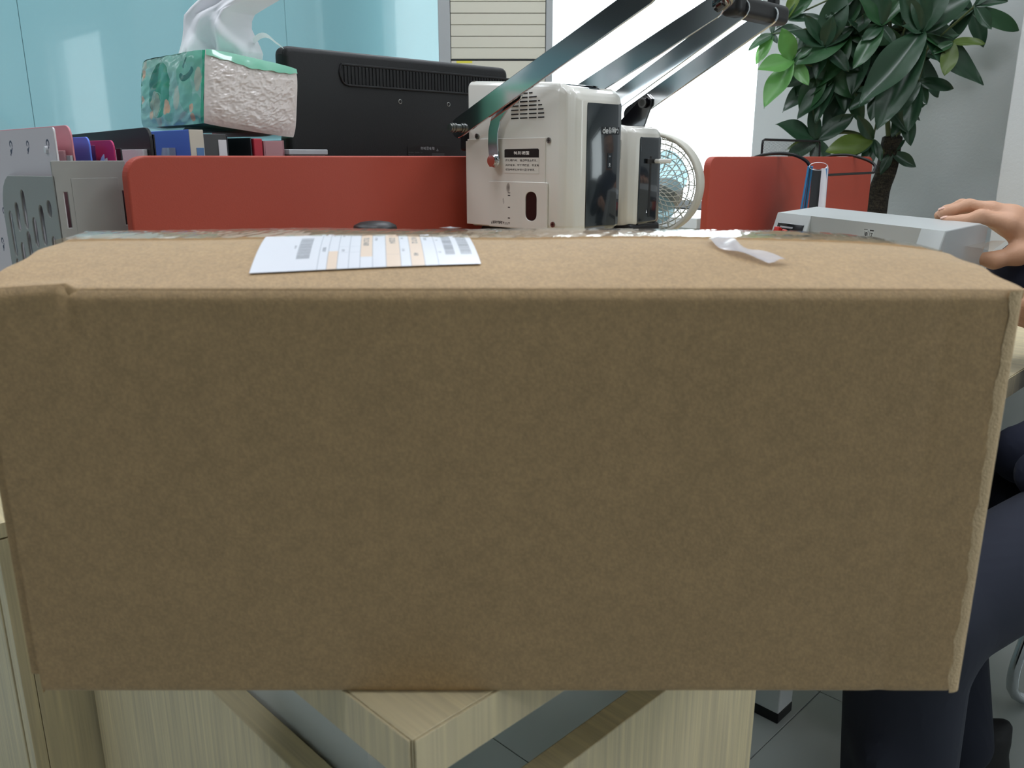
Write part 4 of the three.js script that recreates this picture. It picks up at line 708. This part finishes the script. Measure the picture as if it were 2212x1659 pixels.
// ---------------------------------------------------------------- drawer cabinet in the corner
{
  const z = -3.9, x0 = -0.322, x1 = 0.178, t = thing('drawer_cabinet', 'tall cream cabinet of shallow drawers in the corner left of the window', 'cabinet', [-0.07, 0, z - 0.16], 'world');
  const yD = 1.527, dh = 0.0468;
  part(t, 'carcass', [box(x0, x0 + 0.052, 0, 2.05, z - 0.3, z + 0.004, 0.003), box(x1 - 0.03, x1, 0, 2.05, z - 0.3, z + 0.004, 0.003), box(x0 + 0.052, x1 - 0.03, 0, 2.05, z - 0.3, z - 0.28, 0), box(x0 + 0.052, x1 - 0.03, 2.02, 2.05, z - 0.28, z + 0.004, 0.002)], M.greyTrim);
  part(t, 'shelf_edge', box(x0 + 0.052, x1 - 0.03, yD - 0.003, yD, z - 0.28, z + 0.003, 0), M.charcoal);
  part(t, 'shelf_edge', box(x0 + 0.052, x1 - 0.03, yD + 6 * dh, yD + 6 * dh + 0.003, z - 0.28, z + 0.003, 0), M.charcoal);
  for (let k = 0; k < 10; k++) part(t, 'drawer', box(x0 + 0.0545, x1 - 0.0325, yD + k * dh + 0.0015 + (k > 5 ? 0.003 : 0), yD + (k + 1) * dh - 0.0008 + (k > 5 ? 0.002 : 0), z - 0.27, z + 0.001 * Math.sin(k * 3.7), 0.0015), M.cream);
  part(t, 'door', box(x0 + 0.054, x1 - 0.032, 0.06, yD - 0.006, z - 0.015, z, 0.002), M.cream);
  part(t, 'index_sticker', box(-0.245, -0.175, yD - 0.016, yD - 0.007, z + 0.0002, z + 0.0008, 0), M.yellow, 'yellow sticker');
}
// ---------------------------------------------------------------- money tree by the window wall
{
  const base = W(2.62, 0.775, 0), t = thing('money_tree', 'large dark green money tree with a thick bare trunk beside the window', 'plant', [base.x, 0, base.z], 'world');
  const lat = (pts) => new THREE.LatheGeometry(pts.map(([r, y]) => V2(r, y)), 40).translate(base.x, 0, base.z);
  part(t, 'pot', lat([[0, 0], [0.13, 0], [0.14, 0.01], [0.17, 0.3], [0.18, 0.31], [0.18, 0.335], [0.165, 0.335], [0.155, 0.3], [0, 0.29]]), M.pot);
  part(t, 'soil', lat([[0, 0.31], [0.08, 0.312], [0.157, 0.305]]), M.soil);
  const tr = (pts, r0, r1, seg = 30, rad = 14, rough = 0) => { const g = tube(pts, 1, seg, rad), p = g.attributes.position, c = new THREE.CatmullRomCurve3(pts, false, 'catmullrom', 0.5); for (let i = 0; i <= seg; i++) for (let j = 0; j <= rad; j++) { const n = i * (rad + 1) + j, o = c.getPointAt(i / seg), d = V3().fromBufferAttribute(p, n).sub(o), jj = j % rad, r = (r0 + (r1 - r0) * i / seg) * (1 + rough * (0.5 * Math.sin(jj * 2.3 + i * 0.35) + 0.5 * Math.sin(i * 0.9 + jj))); d.multiplyScalar(r); p.setXYZ(n, o.x + d.x, o.y + d.y, o.z + d.z); } g.computeVertexNormals(); return g; };
  const trunk = part(t, 'trunk', [tr([V3(1.215, 0.3, -2.86), V3(1.222, 0.7, -2.86), V3(1.23, 0.95, -2.86), V3(1.248, 1.08, -2.85), V3(1.254, 1.172, -2.846)], 0.044, 0.032, 40, 16, 0.09), new THREE.SphereGeometry(0.031, 14, 8).scale(1, 0.35, 1).translate(1.254, 1.172, -2.846)], M.bark);
  part(trunk, 'knot', new THREE.TorusGeometry(0.011, 0.004, 8, 16).rotateY(0.2).translate(1.247, 1.125, -2.816), M.bark);
  const stems = [[V3(1.24, 1.16, -2.84), V3(1.21, 1.28, -2.82), V3(1.19, 1.42, -2.8), V3(1.17, 1.7, -2.8)], [V3(1.255, 1.165, -2.85), V3(1.25, 1.3, -2.84), V3(1.24, 1.5, -2.82), V3(1.25, 1.75, -2.8)], [V3(1.265, 1.16, -2.85), V3(1.3, 1.3, -2.85), V3(1.33, 1.5, -2.82), V3(1.37, 1.7, -2.78)], [V3(1.235, 1.12, -2.84), V3(1.16, 1.17, -2.83), V3(1.08, 1.19, -2.82), V3(1.0, 1.165, -2.817)]];
  for (const s of stems) part(t, 'stem', tr(s, 0.009, 0.005, 24, 8), M.stem);
  const leafG = [];
  for (let k = 0; k < 4; k++) leafG.push(grid(8, 14, (u, v) => {                               // unit leaf: base at the origin, tip at z = 1, up = y, half-width 1
    const w = Math.pow(Math.sin(Math.PI * Math.pow(v, 0.95 - 0.05 * (k % 2))), 0.78) * (1 - 0.18 * v), x = (2 * u - 1) * w, s = 2 * u - 1;
    return V3(x, 0.16 * Math.abs(x) * (k % 2 ? 1 : 0.6) + 0.02 * Math.cos(v * 42 - 7 * Math.abs(s)) * Math.abs(s) * (1 - Math.abs(s)) + 0.05 * Math.sin(v * 7 + k * 2 + s * 2) * Math.abs(s), v - 0.03 * Math.cos(x * 2));
  }));
  const mats = { d: M.leafDark, m: M.leafMid, L: M.leafLight, O: M.leafOlive };
  // leaf clusters: base point, then per leaf the offset of its tip in millimetres, its relative width and its tone
  const CLUSTERS = [
  [[0.886, 1.406, -2.794], [[-51,94,24,80,'L'], [58,39,12,70,'m'], [48,-81,36,60,'L'], [-122,-34,36,75,'L'], [-88,-151,24,60,'L'], [-21,-46,-24,60,'L'], [27,85,-24,60,'d']]],
  [[0.841, 1.494, -2.882], [[-79,-52,12,50,'m'], [-53,-98,24,45,'L'], [13,-32,24,60,'d'], [0,49,-12,50,'d'], [102,15,12,50,'d']]],
  [[0.888, 1.542, -2.891], [[-37,-32,12,45,'d'], [79,67,12,50,'m'], [114,-6,24,45,'d'], [36,96,0,50,'O']]],
  [[0.991, 1.164, -2.817], [[-147,50,24,75,'d'], [111,81,24,65,'d'], [-26,112,0,50,'d'], [-100,-61,36,80,'d'], [28,-105,48,80,'d'], [-89,-32,-36,35,'O']]],
  [[1.155, 1.164, -2.766], [[-158,-40,12,62,'O'], [-65,78,12,50,'d'], [-24,-100,24,60,'d'], [22,-69,36,50,'d'], [-67,-54,24,50,'d']]],
  [[1.243, 1.124, -2.819], [[80,-47,24,62,'d'], [43,44,0,50,'d'], [-34,-73,12,50,'d']]],
  [[1.213, 1.466, -2.637], [[196,-154,24,42,'d'], [100,-76,12,40,'m'], [131,111,12,60,'d'], [45,158,24,70,'d'], [-33,136,12,60,'d'], [-192,-214,60,42,'d'], [-72,17,12,55,'d'], [121,-5,-12,70,'m'], [-124,-287,42,40,'d'], [-85,113,0,50,'d']]],
  [[1.299, 1.436, -2.621], [[92,-5,12,60,'O'], [-23,-97,24,70,'O'], [-61,-33,0,60,'m']]],
  [[1.240, 1.333, -2.681], [[101,-23,24,62,'d'], [30,-70,12,50,'d'], [-31,-155,36,40,'d'], [-80,-101,36,40,'d']]],
  [[1.294, 1.519, -2.513], [[45,-68,24,55,'d'], [43,48,12,50,'d'], [87,10,12,40,'d']]],
  [[1.114, 1.493, -2.693], [[-93,-132,42,42,'m'], [40,-61,24,55,'d'], [-95,79,24,50,'m'], [59,94,12,60,'m'], [-67,-48,24,60,'d'], [-28,132,12,60,'d']]],
  [[0.984, 1.447, -2.795], [[73,-80,36,60,'d'], [-131,43,24,40,'d'], [88,59,12,60,'d'], [-81,92,12,50,'d'], [-27,-105,24,50,'d'], [31,169,24,75,'d'], [4,89,36,70,'d']]],
  [[1.030, 1.356, -2.820], [[-117,-134,24,42,'d'], [-56,-146,30,40,'d'], [-13,-91,12,40,'d'], [-93,-4,12,50,'d'], [39,-106,24,40,'d'], [-90,-66,0,40,'m'], [103,-11,12,50,'d']]],
  [[1.157, 1.328, -2.764], [[93,-150,36,45,'d'], [-26,-112,24,50,'d'], [146,-66,12,45,'d'], [-100,-80,24,40,'d'], [25,-79,48,60,'d'], [-80,-22,24,50,'d'], [78,33,12,60,'d'], [3,73,24,60,'d']]],
  [[1.241, 1.251, -2.751], [[62,20,12,50,'m'], [22,-110,24,55,'d'], [-39,-84,12,50,'d'], [49,-31,12,50,'d']]],
  [[1.108, 1.415, -2.884], [[97,-101,12,70,'d'], [-53,-115,12,60,'d'], [52,70,0,70,'d'], [-74,-14,0,60,'d'], [24,-130,12,60,'d']]],
  [[1.243, 1.422, -2.819], [[-67,-98,12,70,'d'], [79,-84,12,60,'d'], [32,-140,0,70,'d'], [77,82,0,60,'d'], [-105,14,0,60,'d']]],
  [[1.082, 1.615, -2.838], [[80,-110,12,70,'d'], [-70,-69,12,70,'d'], [-25,-125,24,60,'m'], [38,53,0,70,'d']]],
  [[1.221, 1.603, -2.699], [[72,-106,24,60,'d'], [-49,-91,12,70,'d'], [-83,-40,12,60,'d'], [112,-53,12,60,'d']]],
  ];
  for (let k = 0; k < 17; k++) {                                                             // clusters inside the crown, behind the front ones
    const c = [0.98 + rr(0, 0.5), 1.2 + Math.pow(rnd(), 0.8) * 0.5, -2.86 + rr(-0.1, 0.07)], n = 6, a0 = rr(0, 6), ls = [];
    for (let i = 0; i < n; i++) { const a = a0 + i * 1.05 + rr(-0.2, 0.2), l = rr(110, 190); ls.push([l * Math.cos(a), l * (0.75 * Math.sin(a) - 0.3), rr(-20, 50), rr(48, 70), rnd() < 0.8 ? 'd' : 'm']); }
    CLUSTERS.push([c, ls]);
  }
  CLUSTERS.forEach(([c, leaves], ci) => {
    const g = new THREE.Group(); g.name = 'leaf_cluster'; g.position.set(c[0] - base.x, c[1], c[2] - base.z); t.add(g);
    const from = ci === 3 ? stems[3][3] : stems[ci % 3][Math.min(3, 1 + (ci % 3))], e = V3(...c), mid = from.clone().lerp(e, 0.5).add(V3(0, 0.02, -0.02));
    if (ci !== 3) { const st = tube([from, mid, e], 0.0028, 14, 6); part(t, 'petiole', st, M.stem); }
    leaves.forEach(([dx, dy, dz, wd, ty], li) => {
      const d = V3(dx, dy, dz).multiplyScalar(0.001), len = d.length(), m = new THREE.Mesh(leafG[(ci + li) % 4], mats[ty]); m.name = 'leaf';
      const zA = d.clone().normalize(), toCam = V3(-0.35 + rr(-0.3, 0.3), 0.55 + rr(-0.35, 0.35), 0.8), xA = toCam.clone().cross(zA).normalize(), yA = zA.clone().cross(xA).normalize();
      m.matrix.makeBasis(xA.multiplyScalar(len * 0.235 * Math.pow(wd / 60, 0.7)), yA.multiplyScalar(len * (0.5 + 0.2 * rnd())), zA.multiplyScalar(len)); m.matrix.decompose(m.position, m.quaternion, m.scale); g.add(m);
    });
  });
}
// ---------------------------------------------------------------- person at the right: continuous surfaces from joined tapered bones
const capsule = (p, a, b, ra, rb) => { const ba = b.clone().sub(a), h = Math.min(1, Math.max(0, p.clone().sub(a).dot(ba) / ba.lengthSq())); return p.distanceTo(a.clone().addScaledVector(ba, h)) - (ra + (rb - ra) * h); };
function field(bones, lo, hi, cell, k) {
  const c = lo.clone().add(hi).multiplyScalar(0.5), half = Math.max(hi.x - lo.x, hi.y - lo.y, hi.z - lo.z) / 2 + 2 * cell, res = Math.ceil(2 * half / cell);
  const mc = new MarchingCubes(res, M.skin, false, false, 400000); mc.isolation = 0;
  const B = bones.map(([a, b, ra, rb, kk]) => { const ax = a[0], ay = a[1], az = a[2], bx_ = b[0] - ax, by = b[1] - ay, bz = b[2] - az; return [ax, ay, az, bx_, by, bz, 1 / (bx_ * bx_ + by * by + bz * bz + 1e-12), ra, (rb ?? ra) - ra, kk ?? k]; });
  const s = 2 / res, f = mc.field;
  for (let z = 0; z < res; z++) for (let y = 0; y < res; y++) for (let x = 0; x < res; x++) {
    const px = c.x + (x * s - 1) * half, py = c.y + (y * s - 1) * half, pz = c.z + (z * s - 1) * half; let d = 1e3;
    for (const q of B) {
      const ux = px - q[0], uy = py - q[1], uz = pz - q[2]; let h = (ux * q[3] + uy * q[4] + uz * q[5]) * q[6]; h = h < 0 ? 0 : h > 1 ? 1 : h;
      const ex = ux - q[3] * h, ey = uy - q[4] * h, ez = uz - q[5] * h, e = Math.sqrt(ex * ex + ey * ey + ez * ez) - q[7] - q[8] * h;
      if (d > 900) { d = e; continue; }
      const kk = q[9], w = Math.max(kk - Math.abs(d - e), 0) / kk; d = Math.min(d, e) - w * w * kk * 0.25;
    }
    f[x + y * res + z * res * res] = -d;
  }
  mc.update();
  const n = mc.count, pos = new Float32Array(n * 3);
  for (let i = 0; i < n; i++) { pos[3 * i] = c.x + mc.positionArray[3 * i] * half; pos[3 * i + 1] = c.y + mc.positionArray[3 * i + 1] * half; pos[3 * i + 2] = c.z + mc.positionArray[3 * i + 2] * half; }
  let g = new THREE.BufferGeometry(); g.setAttribute('position', new THREE.BufferAttribute(pos, 3));
  g = mergeVertices(g, cell * 0.02); g.computeVertexNormals();
  return g;
}
function bonesBox(bones) { const lo = V3(9, 9, 9), hi = V3(-9, -9, -9); for (const [a, b, ra, rb] of bones) for (const [p, r] of [[a, ra], [b, rb ?? ra]]) { lo.min(V3(p[0] - r, p[1] - r, p[2] - r)); hi.max(V3(p[0] + r, p[1] + r, p[2] + r)); } return [lo, hi]; }
const flesh = (bones, cell, k) => field(bones, ...bonesBox(bones), cell, k);
{
  const t = thing('person', 'person in dark navy jacket and blue jeans, seated, resting a hand on the silver machine', 'person', [1.05, 0, -1.31], 'world');
  const ch = (pts, rs, k) => pts.slice(1).map((p, i) => [pts[i], p, rs[i], rs[i + 1], k]);
  const wr1 = [0.888, 0.985, -1.415], wr2 = [0.885, 0.888, -1.19];
  // far hand: palm down on the machine's right end, thumb hanging below
  const hand1 = [
    [wr1, [0.84, 1.008, -1.42], 0.027, 0.024], [[0.878, 0.978, -1.4], [0.83, 1.0, -1.402], 0.025, 0.02], [[0.84, 1.008, -1.42], [0.808, 1.022, -1.425], 0.022, 0.0165], [[0.85, 1.0, -1.44], [0.81, 1.018, -1.452], 0.021, 0.0145],
    ...ch([[0.822, 1.004, -1.397], [0.782, 1.015, -1.408], [0.752, 1.006, -1.414], [0.731, 1.007, -1.42]], [0.0135, 0.0105, 0.0095, 0.0082], 0.008),
    ...ch([[0.81, 1.024, -1.425], [0.775, 1.031, -1.436], [0.75, 1.022, -1.443], [0.738, 1.018, -1.447]], [0.0135, 0.0105, 0.0095, 0.0085], 0.006),
    ...ch([[0.812, 1.02, -1.452], [0.778, 1.03, -1.464], [0.757, 1.02, -1.472], [0.747, 1.012, -1.476]], [0.0125, 0.01, 0.009, 0.008], 0.006),
    ...ch([[0.822, 1.012, -1.474], [0.796, 1.02, -1.488], [0.78, 1.012, -1.496], [0.772, 1.008, -1.5]], [0.0115, 0.009, 0.008, 0.0072], 0.006),
    [[0.872, 0.972, -1.4], [0.842, 0.955, -1.385], 0.023, 0.017, 0.02], ...ch([[0.842, 0.955, -1.385], [0.806, 0.944, -1.39], [0.781, 0.947, -1.398]], [0.0165, 0.0125, 0.0095], 0.012),
  ];
  // near hand: loosely closed, lower and nearer
  const hand2 = [
    [wr2, [0.845, 0.912, -1.22], 0.026, 0.024], [[0.845, 0.915, -1.21], [0.818, 0.92, -1.225], 0.022, 0.018], [[0.85, 0.9, -1.235], [0.82, 0.905, -1.25], 0.021, 0.016],
    ...ch([[0.815, 0.927, -1.218], [0.783, 0.922, -1.225], [0.771, 0.9, -1.226], [0.783, 0.887, -1.222]], [0.0125, 0.0105, 0.0095, 0.008], 0.006),
    ...ch([[0.815, 0.917, -1.238], [0.784, 0.91, -1.247], [0.775, 0.888, -1.246], [0.789, 0.877, -1.242]], [0.0125, 0.0105, 0.0095, 0.008], 0.006),
    ...ch([[0.818, 0.905, -1.255], [0.79, 0.896, -1.264], [0.782, 0.875, -1.262], [0.796, 0.866, -1.257]], [0.012, 0.01, 0.009, 0.008], 0.006),
    ...ch([[0.825, 0.893, -1.268], [0.8, 0.883, -1.277], [0.793, 0.865, -1.274], [0.804, 0.858, -1.269]], [0.011, 0.009, 0.008, 0.007], 0.006),
    [[0.868, 0.9, -1.195], [0.835, 0.905, -1.19], 0.02, 0.015, 0.02], ...ch([[0.835, 0.905, -1.19], [0.806, 0.895, -1.197], [0.787, 0.885, -1.207]], [0.0145, 0.0115, 0.009], 0.01),
  ];
  const hx = 1.1, hy = 1.27, hz = -1.31;
  const head = [
    [[hx + 0.015, hy + 0.045, hz], [hx + 0.025, hy + 0.04, hz], 0.088], [[hx - 0.02, hy + 0.05, hz], [hx - 0.02, hy + 0.03, hz], 0.078], [[hx - 0.03, hy - 0.03, hz], [hx - 0.04, hy - 0.08, hz], 0.058, 0.036], [[hx + 0.03, hy - 0.04, hz - 0.03], [hx - 0.045, hy - 0.085, hz - 0.012], 0.034, 0.026], [[hx + 0.03, hy - 0.04, hz + 0.03], [hx - 0.045, hy - 0.085, hz + 0.012], 0.034, 0.026],
    [[hx - 0.092, hy + 0.02, hz], [hx - 0.112, hy - 0.022, hz], 0.008, 0.0125, 0.014], [[hx - 0.1, hy - 0.026, hz - 0.012], [hx - 0.1, hy - 0.026, hz + 0.012], 0.0085, 0.0085, 0.01], [[hx - 0.088, hy + 0.03, hz - 0.045], [hx - 0.094, hy + 0.034, hz], 0.008, 0.008, 0.014], [[hx - 0.088, hy + 0.03, hz + 0.045], [hx - 0.094, hy + 0.034, hz], 0.008, 0.008, 0.014], [[hx - 0.084, hy - 0.055, hz - 0.018], [hx - 0.084, hy - 0.055, hz + 0.018], 0.009, 0.009, 0.01],
    [[hx + 0.02, hy + 0.02, hz - 0.09], [hx + 0.01, hy - 0.02, hz - 0.086], 0.012, 0.008, 0.01], [[hx + 0.02, hy + 0.02, hz + 0.09], [hx + 0.01, hy - 0.02, hz + 0.086], 0.012, 0.008, 0.01],
    [[hx + 0.03, hy - 0.05, hz], [1.13, 1.08, hz], 0.055, 0.06, 0.04],
  ];
  const hip = [1.08, 0.57, -1.31], chest = [1.12, 0.9, -1.31], neck = [1.13, 1.06, -1.31], shL = [1.11, 1.0, -1.15], shR = [1.11, 1.0, -1.48], elL = [1.08, 0.78, -1.06], elR = [1.12, 0.78, -1.54];
  const kA = [0.515, 0.525, -0.955], hA = [1.02, 0.605, -1.23], aA = [0.538, 0.1, -0.955], kB = [0.735, 0.5, -1.33], hB = [1.05, 0.54, -1.41], aB = [0.80, 0.1, -1.27];
  const torso = (g) => [[hip, chest, 0.13 + g, 0.125 + g, 0.08], [chest, neck, 0.12 + g, 0.055 + g, 0.06], [[1.11, 0.97, -1.22], [1.11, 0.97, -1.4], 0.085 + g, 0.085 + g, 0.08]];
  const legs = (g) => [[hA, kA, 0.072 + g, 0.064 + g, 0.03], [kA, aA, 0.06 + g, 0.044 + g, 0.03], [hB, kB, 0.088 + g, 0.06 + g, 0.03], [kB, aB, 0.055 + g, 0.042 + g, 0.03]];
  const body = [...torso(0), ...legs(0), [neck, [hx + 0.03, hy - 0.05, hz], 0.056, 0.052, 0.03], [shL, elL, 0.05, 0.042, 0.04], [elL, wr2, 0.04, 0.026, 0.03], [shR, elR, 0.05, 0.042, 0.04], [elR, wr1, 0.04, 0.027, 0.03], [aA, [0.43, 0.05, -0.93], 0.04, 0.03, 0.03], [aB, [0.68, 0.05, -1.25], 0.04, 0.03, 0.03]];
  part(t, 'body', [flesh(body, 0.014, 0.03), flesh(head, 0.004, 0.03), flesh(hand1, 0.003, 0.014), flesh(hand2, 0.003, 0.014)], M.skin);
  part(t, 'fingernail', [[0.7245, 1.0125, -1.42], [0.7325, 1.0255, -1.447]].map(([x, y, z]) => new THREE.SphereGeometry(0.006, 12, 8).scale(1.1, 0.35, 0.9).rotateZ(0.35).translate(x + 0.003, y, z)), M.nail);
  for (const s of [-1, 1]) { const e = part(t, 'eye', new THREE.SphereGeometry(0.0115, 16, 12).translate(hx - 0.083, hy + 0.012, hz + s * 0.031), M.eye); part(e, 'iris', new THREE.SphereGeometry(0.0055, 12, 8).scale(0.4, 1, 1).translate(hx - 0.0935, hy + 0.012, hz + s * 0.031), M.hair); }
  part(t, 'lips', new THREE.SphereGeometry(0.02, 16, 8).scale(0.3, 0.3, 1).translate(hx - 0.0935, hy - 0.056, hz), M.lip);
  part(t, 'hair', flesh([[[hx + 0.03, hy + 0.06, hz], [hx + 0.05, hy + 0.03, hz], 0.096, 0.088], [[hx - 0.03, hy + 0.1, hz], [hx + 0.03, hy + 0.1, hz], 0.058, 0.07], [[hx + 0.07, hy, hz], [hx + 0.06, hy - 0.05, hz], 0.06, 0.05]], 0.007, 0.03), M.hair);
  part(t, 'jacket', flesh([...torso(0.016), [shL, elL, 0.068, 0.058, 0.05], [elL, [0.925, 0.868, -1.165], 0.056, 0.044, 0.04], [shR, elR, 0.068, 0.058, 0.05], [elR, [0.935, 0.955, -1.44], 0.056, 0.044, 0.04], [[1.02, 0.9, -1.36], [0.885, 0.9, -1.43], 0.09, 0.05, 0.08], [[1.02, 0.86, -1.42], [0.9, 0.895, -1.46], 0.06, 0.045, 0.06], [[1.02, 0.66, -1.26], [0.79, 0.655, -1.15], 0.1, 0.04, 0.06], [[1.02, 0.66, -1.3], [0.84, 0.64, -1.28], 0.1, 0.05, 0.06]], 0.01, 0.03), M.navy);
  part(t, 'jeans', flesh([[[1.08, 0.56, -1.25], [1.08, 0.56, -1.38], 0.125, 0.125, 0.04], [hA, kA, 0.083, 0.078, 0.03], [kA, [0.538, 0.1, -0.955], 0.077, 0.068, 0.03], [hB, kB, 0.1, 0.075, 0.04], [kB, [0.802, 0.1, -1.27], 0.07, 0.058, 0.03], [[0.47, 0.36, -0.91], [0.515, 0.22, -0.893], 0.016, 0.01, 0.04]], 0.009, 0.03), M.denim);
  part(t, 'seam', tube([0.2, 0.35, 0.5, 0.65, 0.8].map((f) => V3(kA[0] + (hA[0] - kA[0]) * f, kA[1] + (hA[1] - kA[1]) * f - 0.056, kA[2] + (hA[2] - kA[2]) * f + 0.055)), 0.0028, 20, 6), M.seam);
  for (const [h, toe] of [[[0.56, 0.045, -0.965], [0.4, 0.035, -0.925]], [[0.85, 0.045, -1.272], [0.68, 0.035, -1.24]]]) {
    const mid = [(h[0] + toe[0]) / 2, 0.05, (h[2] + toe[2]) / 2];
    const sh = part(t, 'shoe', flesh([[h, mid, 0.043, 0.042, 0.03], [mid, toe, 0.042, 0.034, 0.03], [[h[0] - 0.005, 0.05, h[2]], [h[0] + 0.004, 0.1, h[2]], 0.04, 0.036, 0.03], [[h[0] + 0.025, 0.1, h[2]], [h[0] + 0.034, 0.125, h[2]], 0.016, 0.012, 0.02]], 0.006, 0.03), M.blackShoe);
  }
}
// ---------------------------------------------------------------- chair under the person
{
  const t = thing('visitor_chair', 'black chair on bent chromed tubes under the seated person', 'chair', [1.12, 0, -1.31], 'world');
  part(t, 'seat', box(0.92, 1.34, 0.39, 0.435, -1.485, -1.105, 0.02), M.seat);
  part(t, 'backrest', box(1.34, 1.385, 0.5, 0.86, -1.51, -1.11, 0.02), M.seat);
  for (const z of [-1.5, -1.09]) part(t, 'frame_tube', tube([V3(1.4, 0.8, z), V3(1.39, 0.45, z), V3(1.34, 0.385, z), V3(1.2, 0.38, z), V3(1.11, 0.37, z), V3(1.085, 0.33, z), V3(1.06, 0.2, z), V3(1.042, 0.09, z), V3(1.046, 0.035, z), V3(1.085, 0.0125, z), V3(1.25, 0.0125, z), V3(1.44, 0.0125, z)], 0.0115, 80, 12, false, 0.3), M.chrome, 'chromed tube');
  part(t, 'cross_tube', rod(V3(1.44, 0.0125, -1.5), V3(1.44, 0.0125, -1.09), 0.0115, 12), M.chrome);
}
// ---------------------------------------------------------------- clear sleeve at the machine's end
{
  const t = thing('clear_sleeve', 'clear plastic sleeve poking out between the silver machine and the hand', 'sleeve', [1.31, 0.09, 0.96]);
  part(t, 'sheet', grid(8, 6, (u, v) => P(1.2 + 0.07 * u, 0.08 - 0.045 * v, 0.972 + 0.012 * u * v - 0.006 * v * v)), M.film);
}

scene.traverse((o) => { if (o.isMesh) { o.castShadow = true; o.receiveShadow = true; } });
renderer.render(scene, camera);
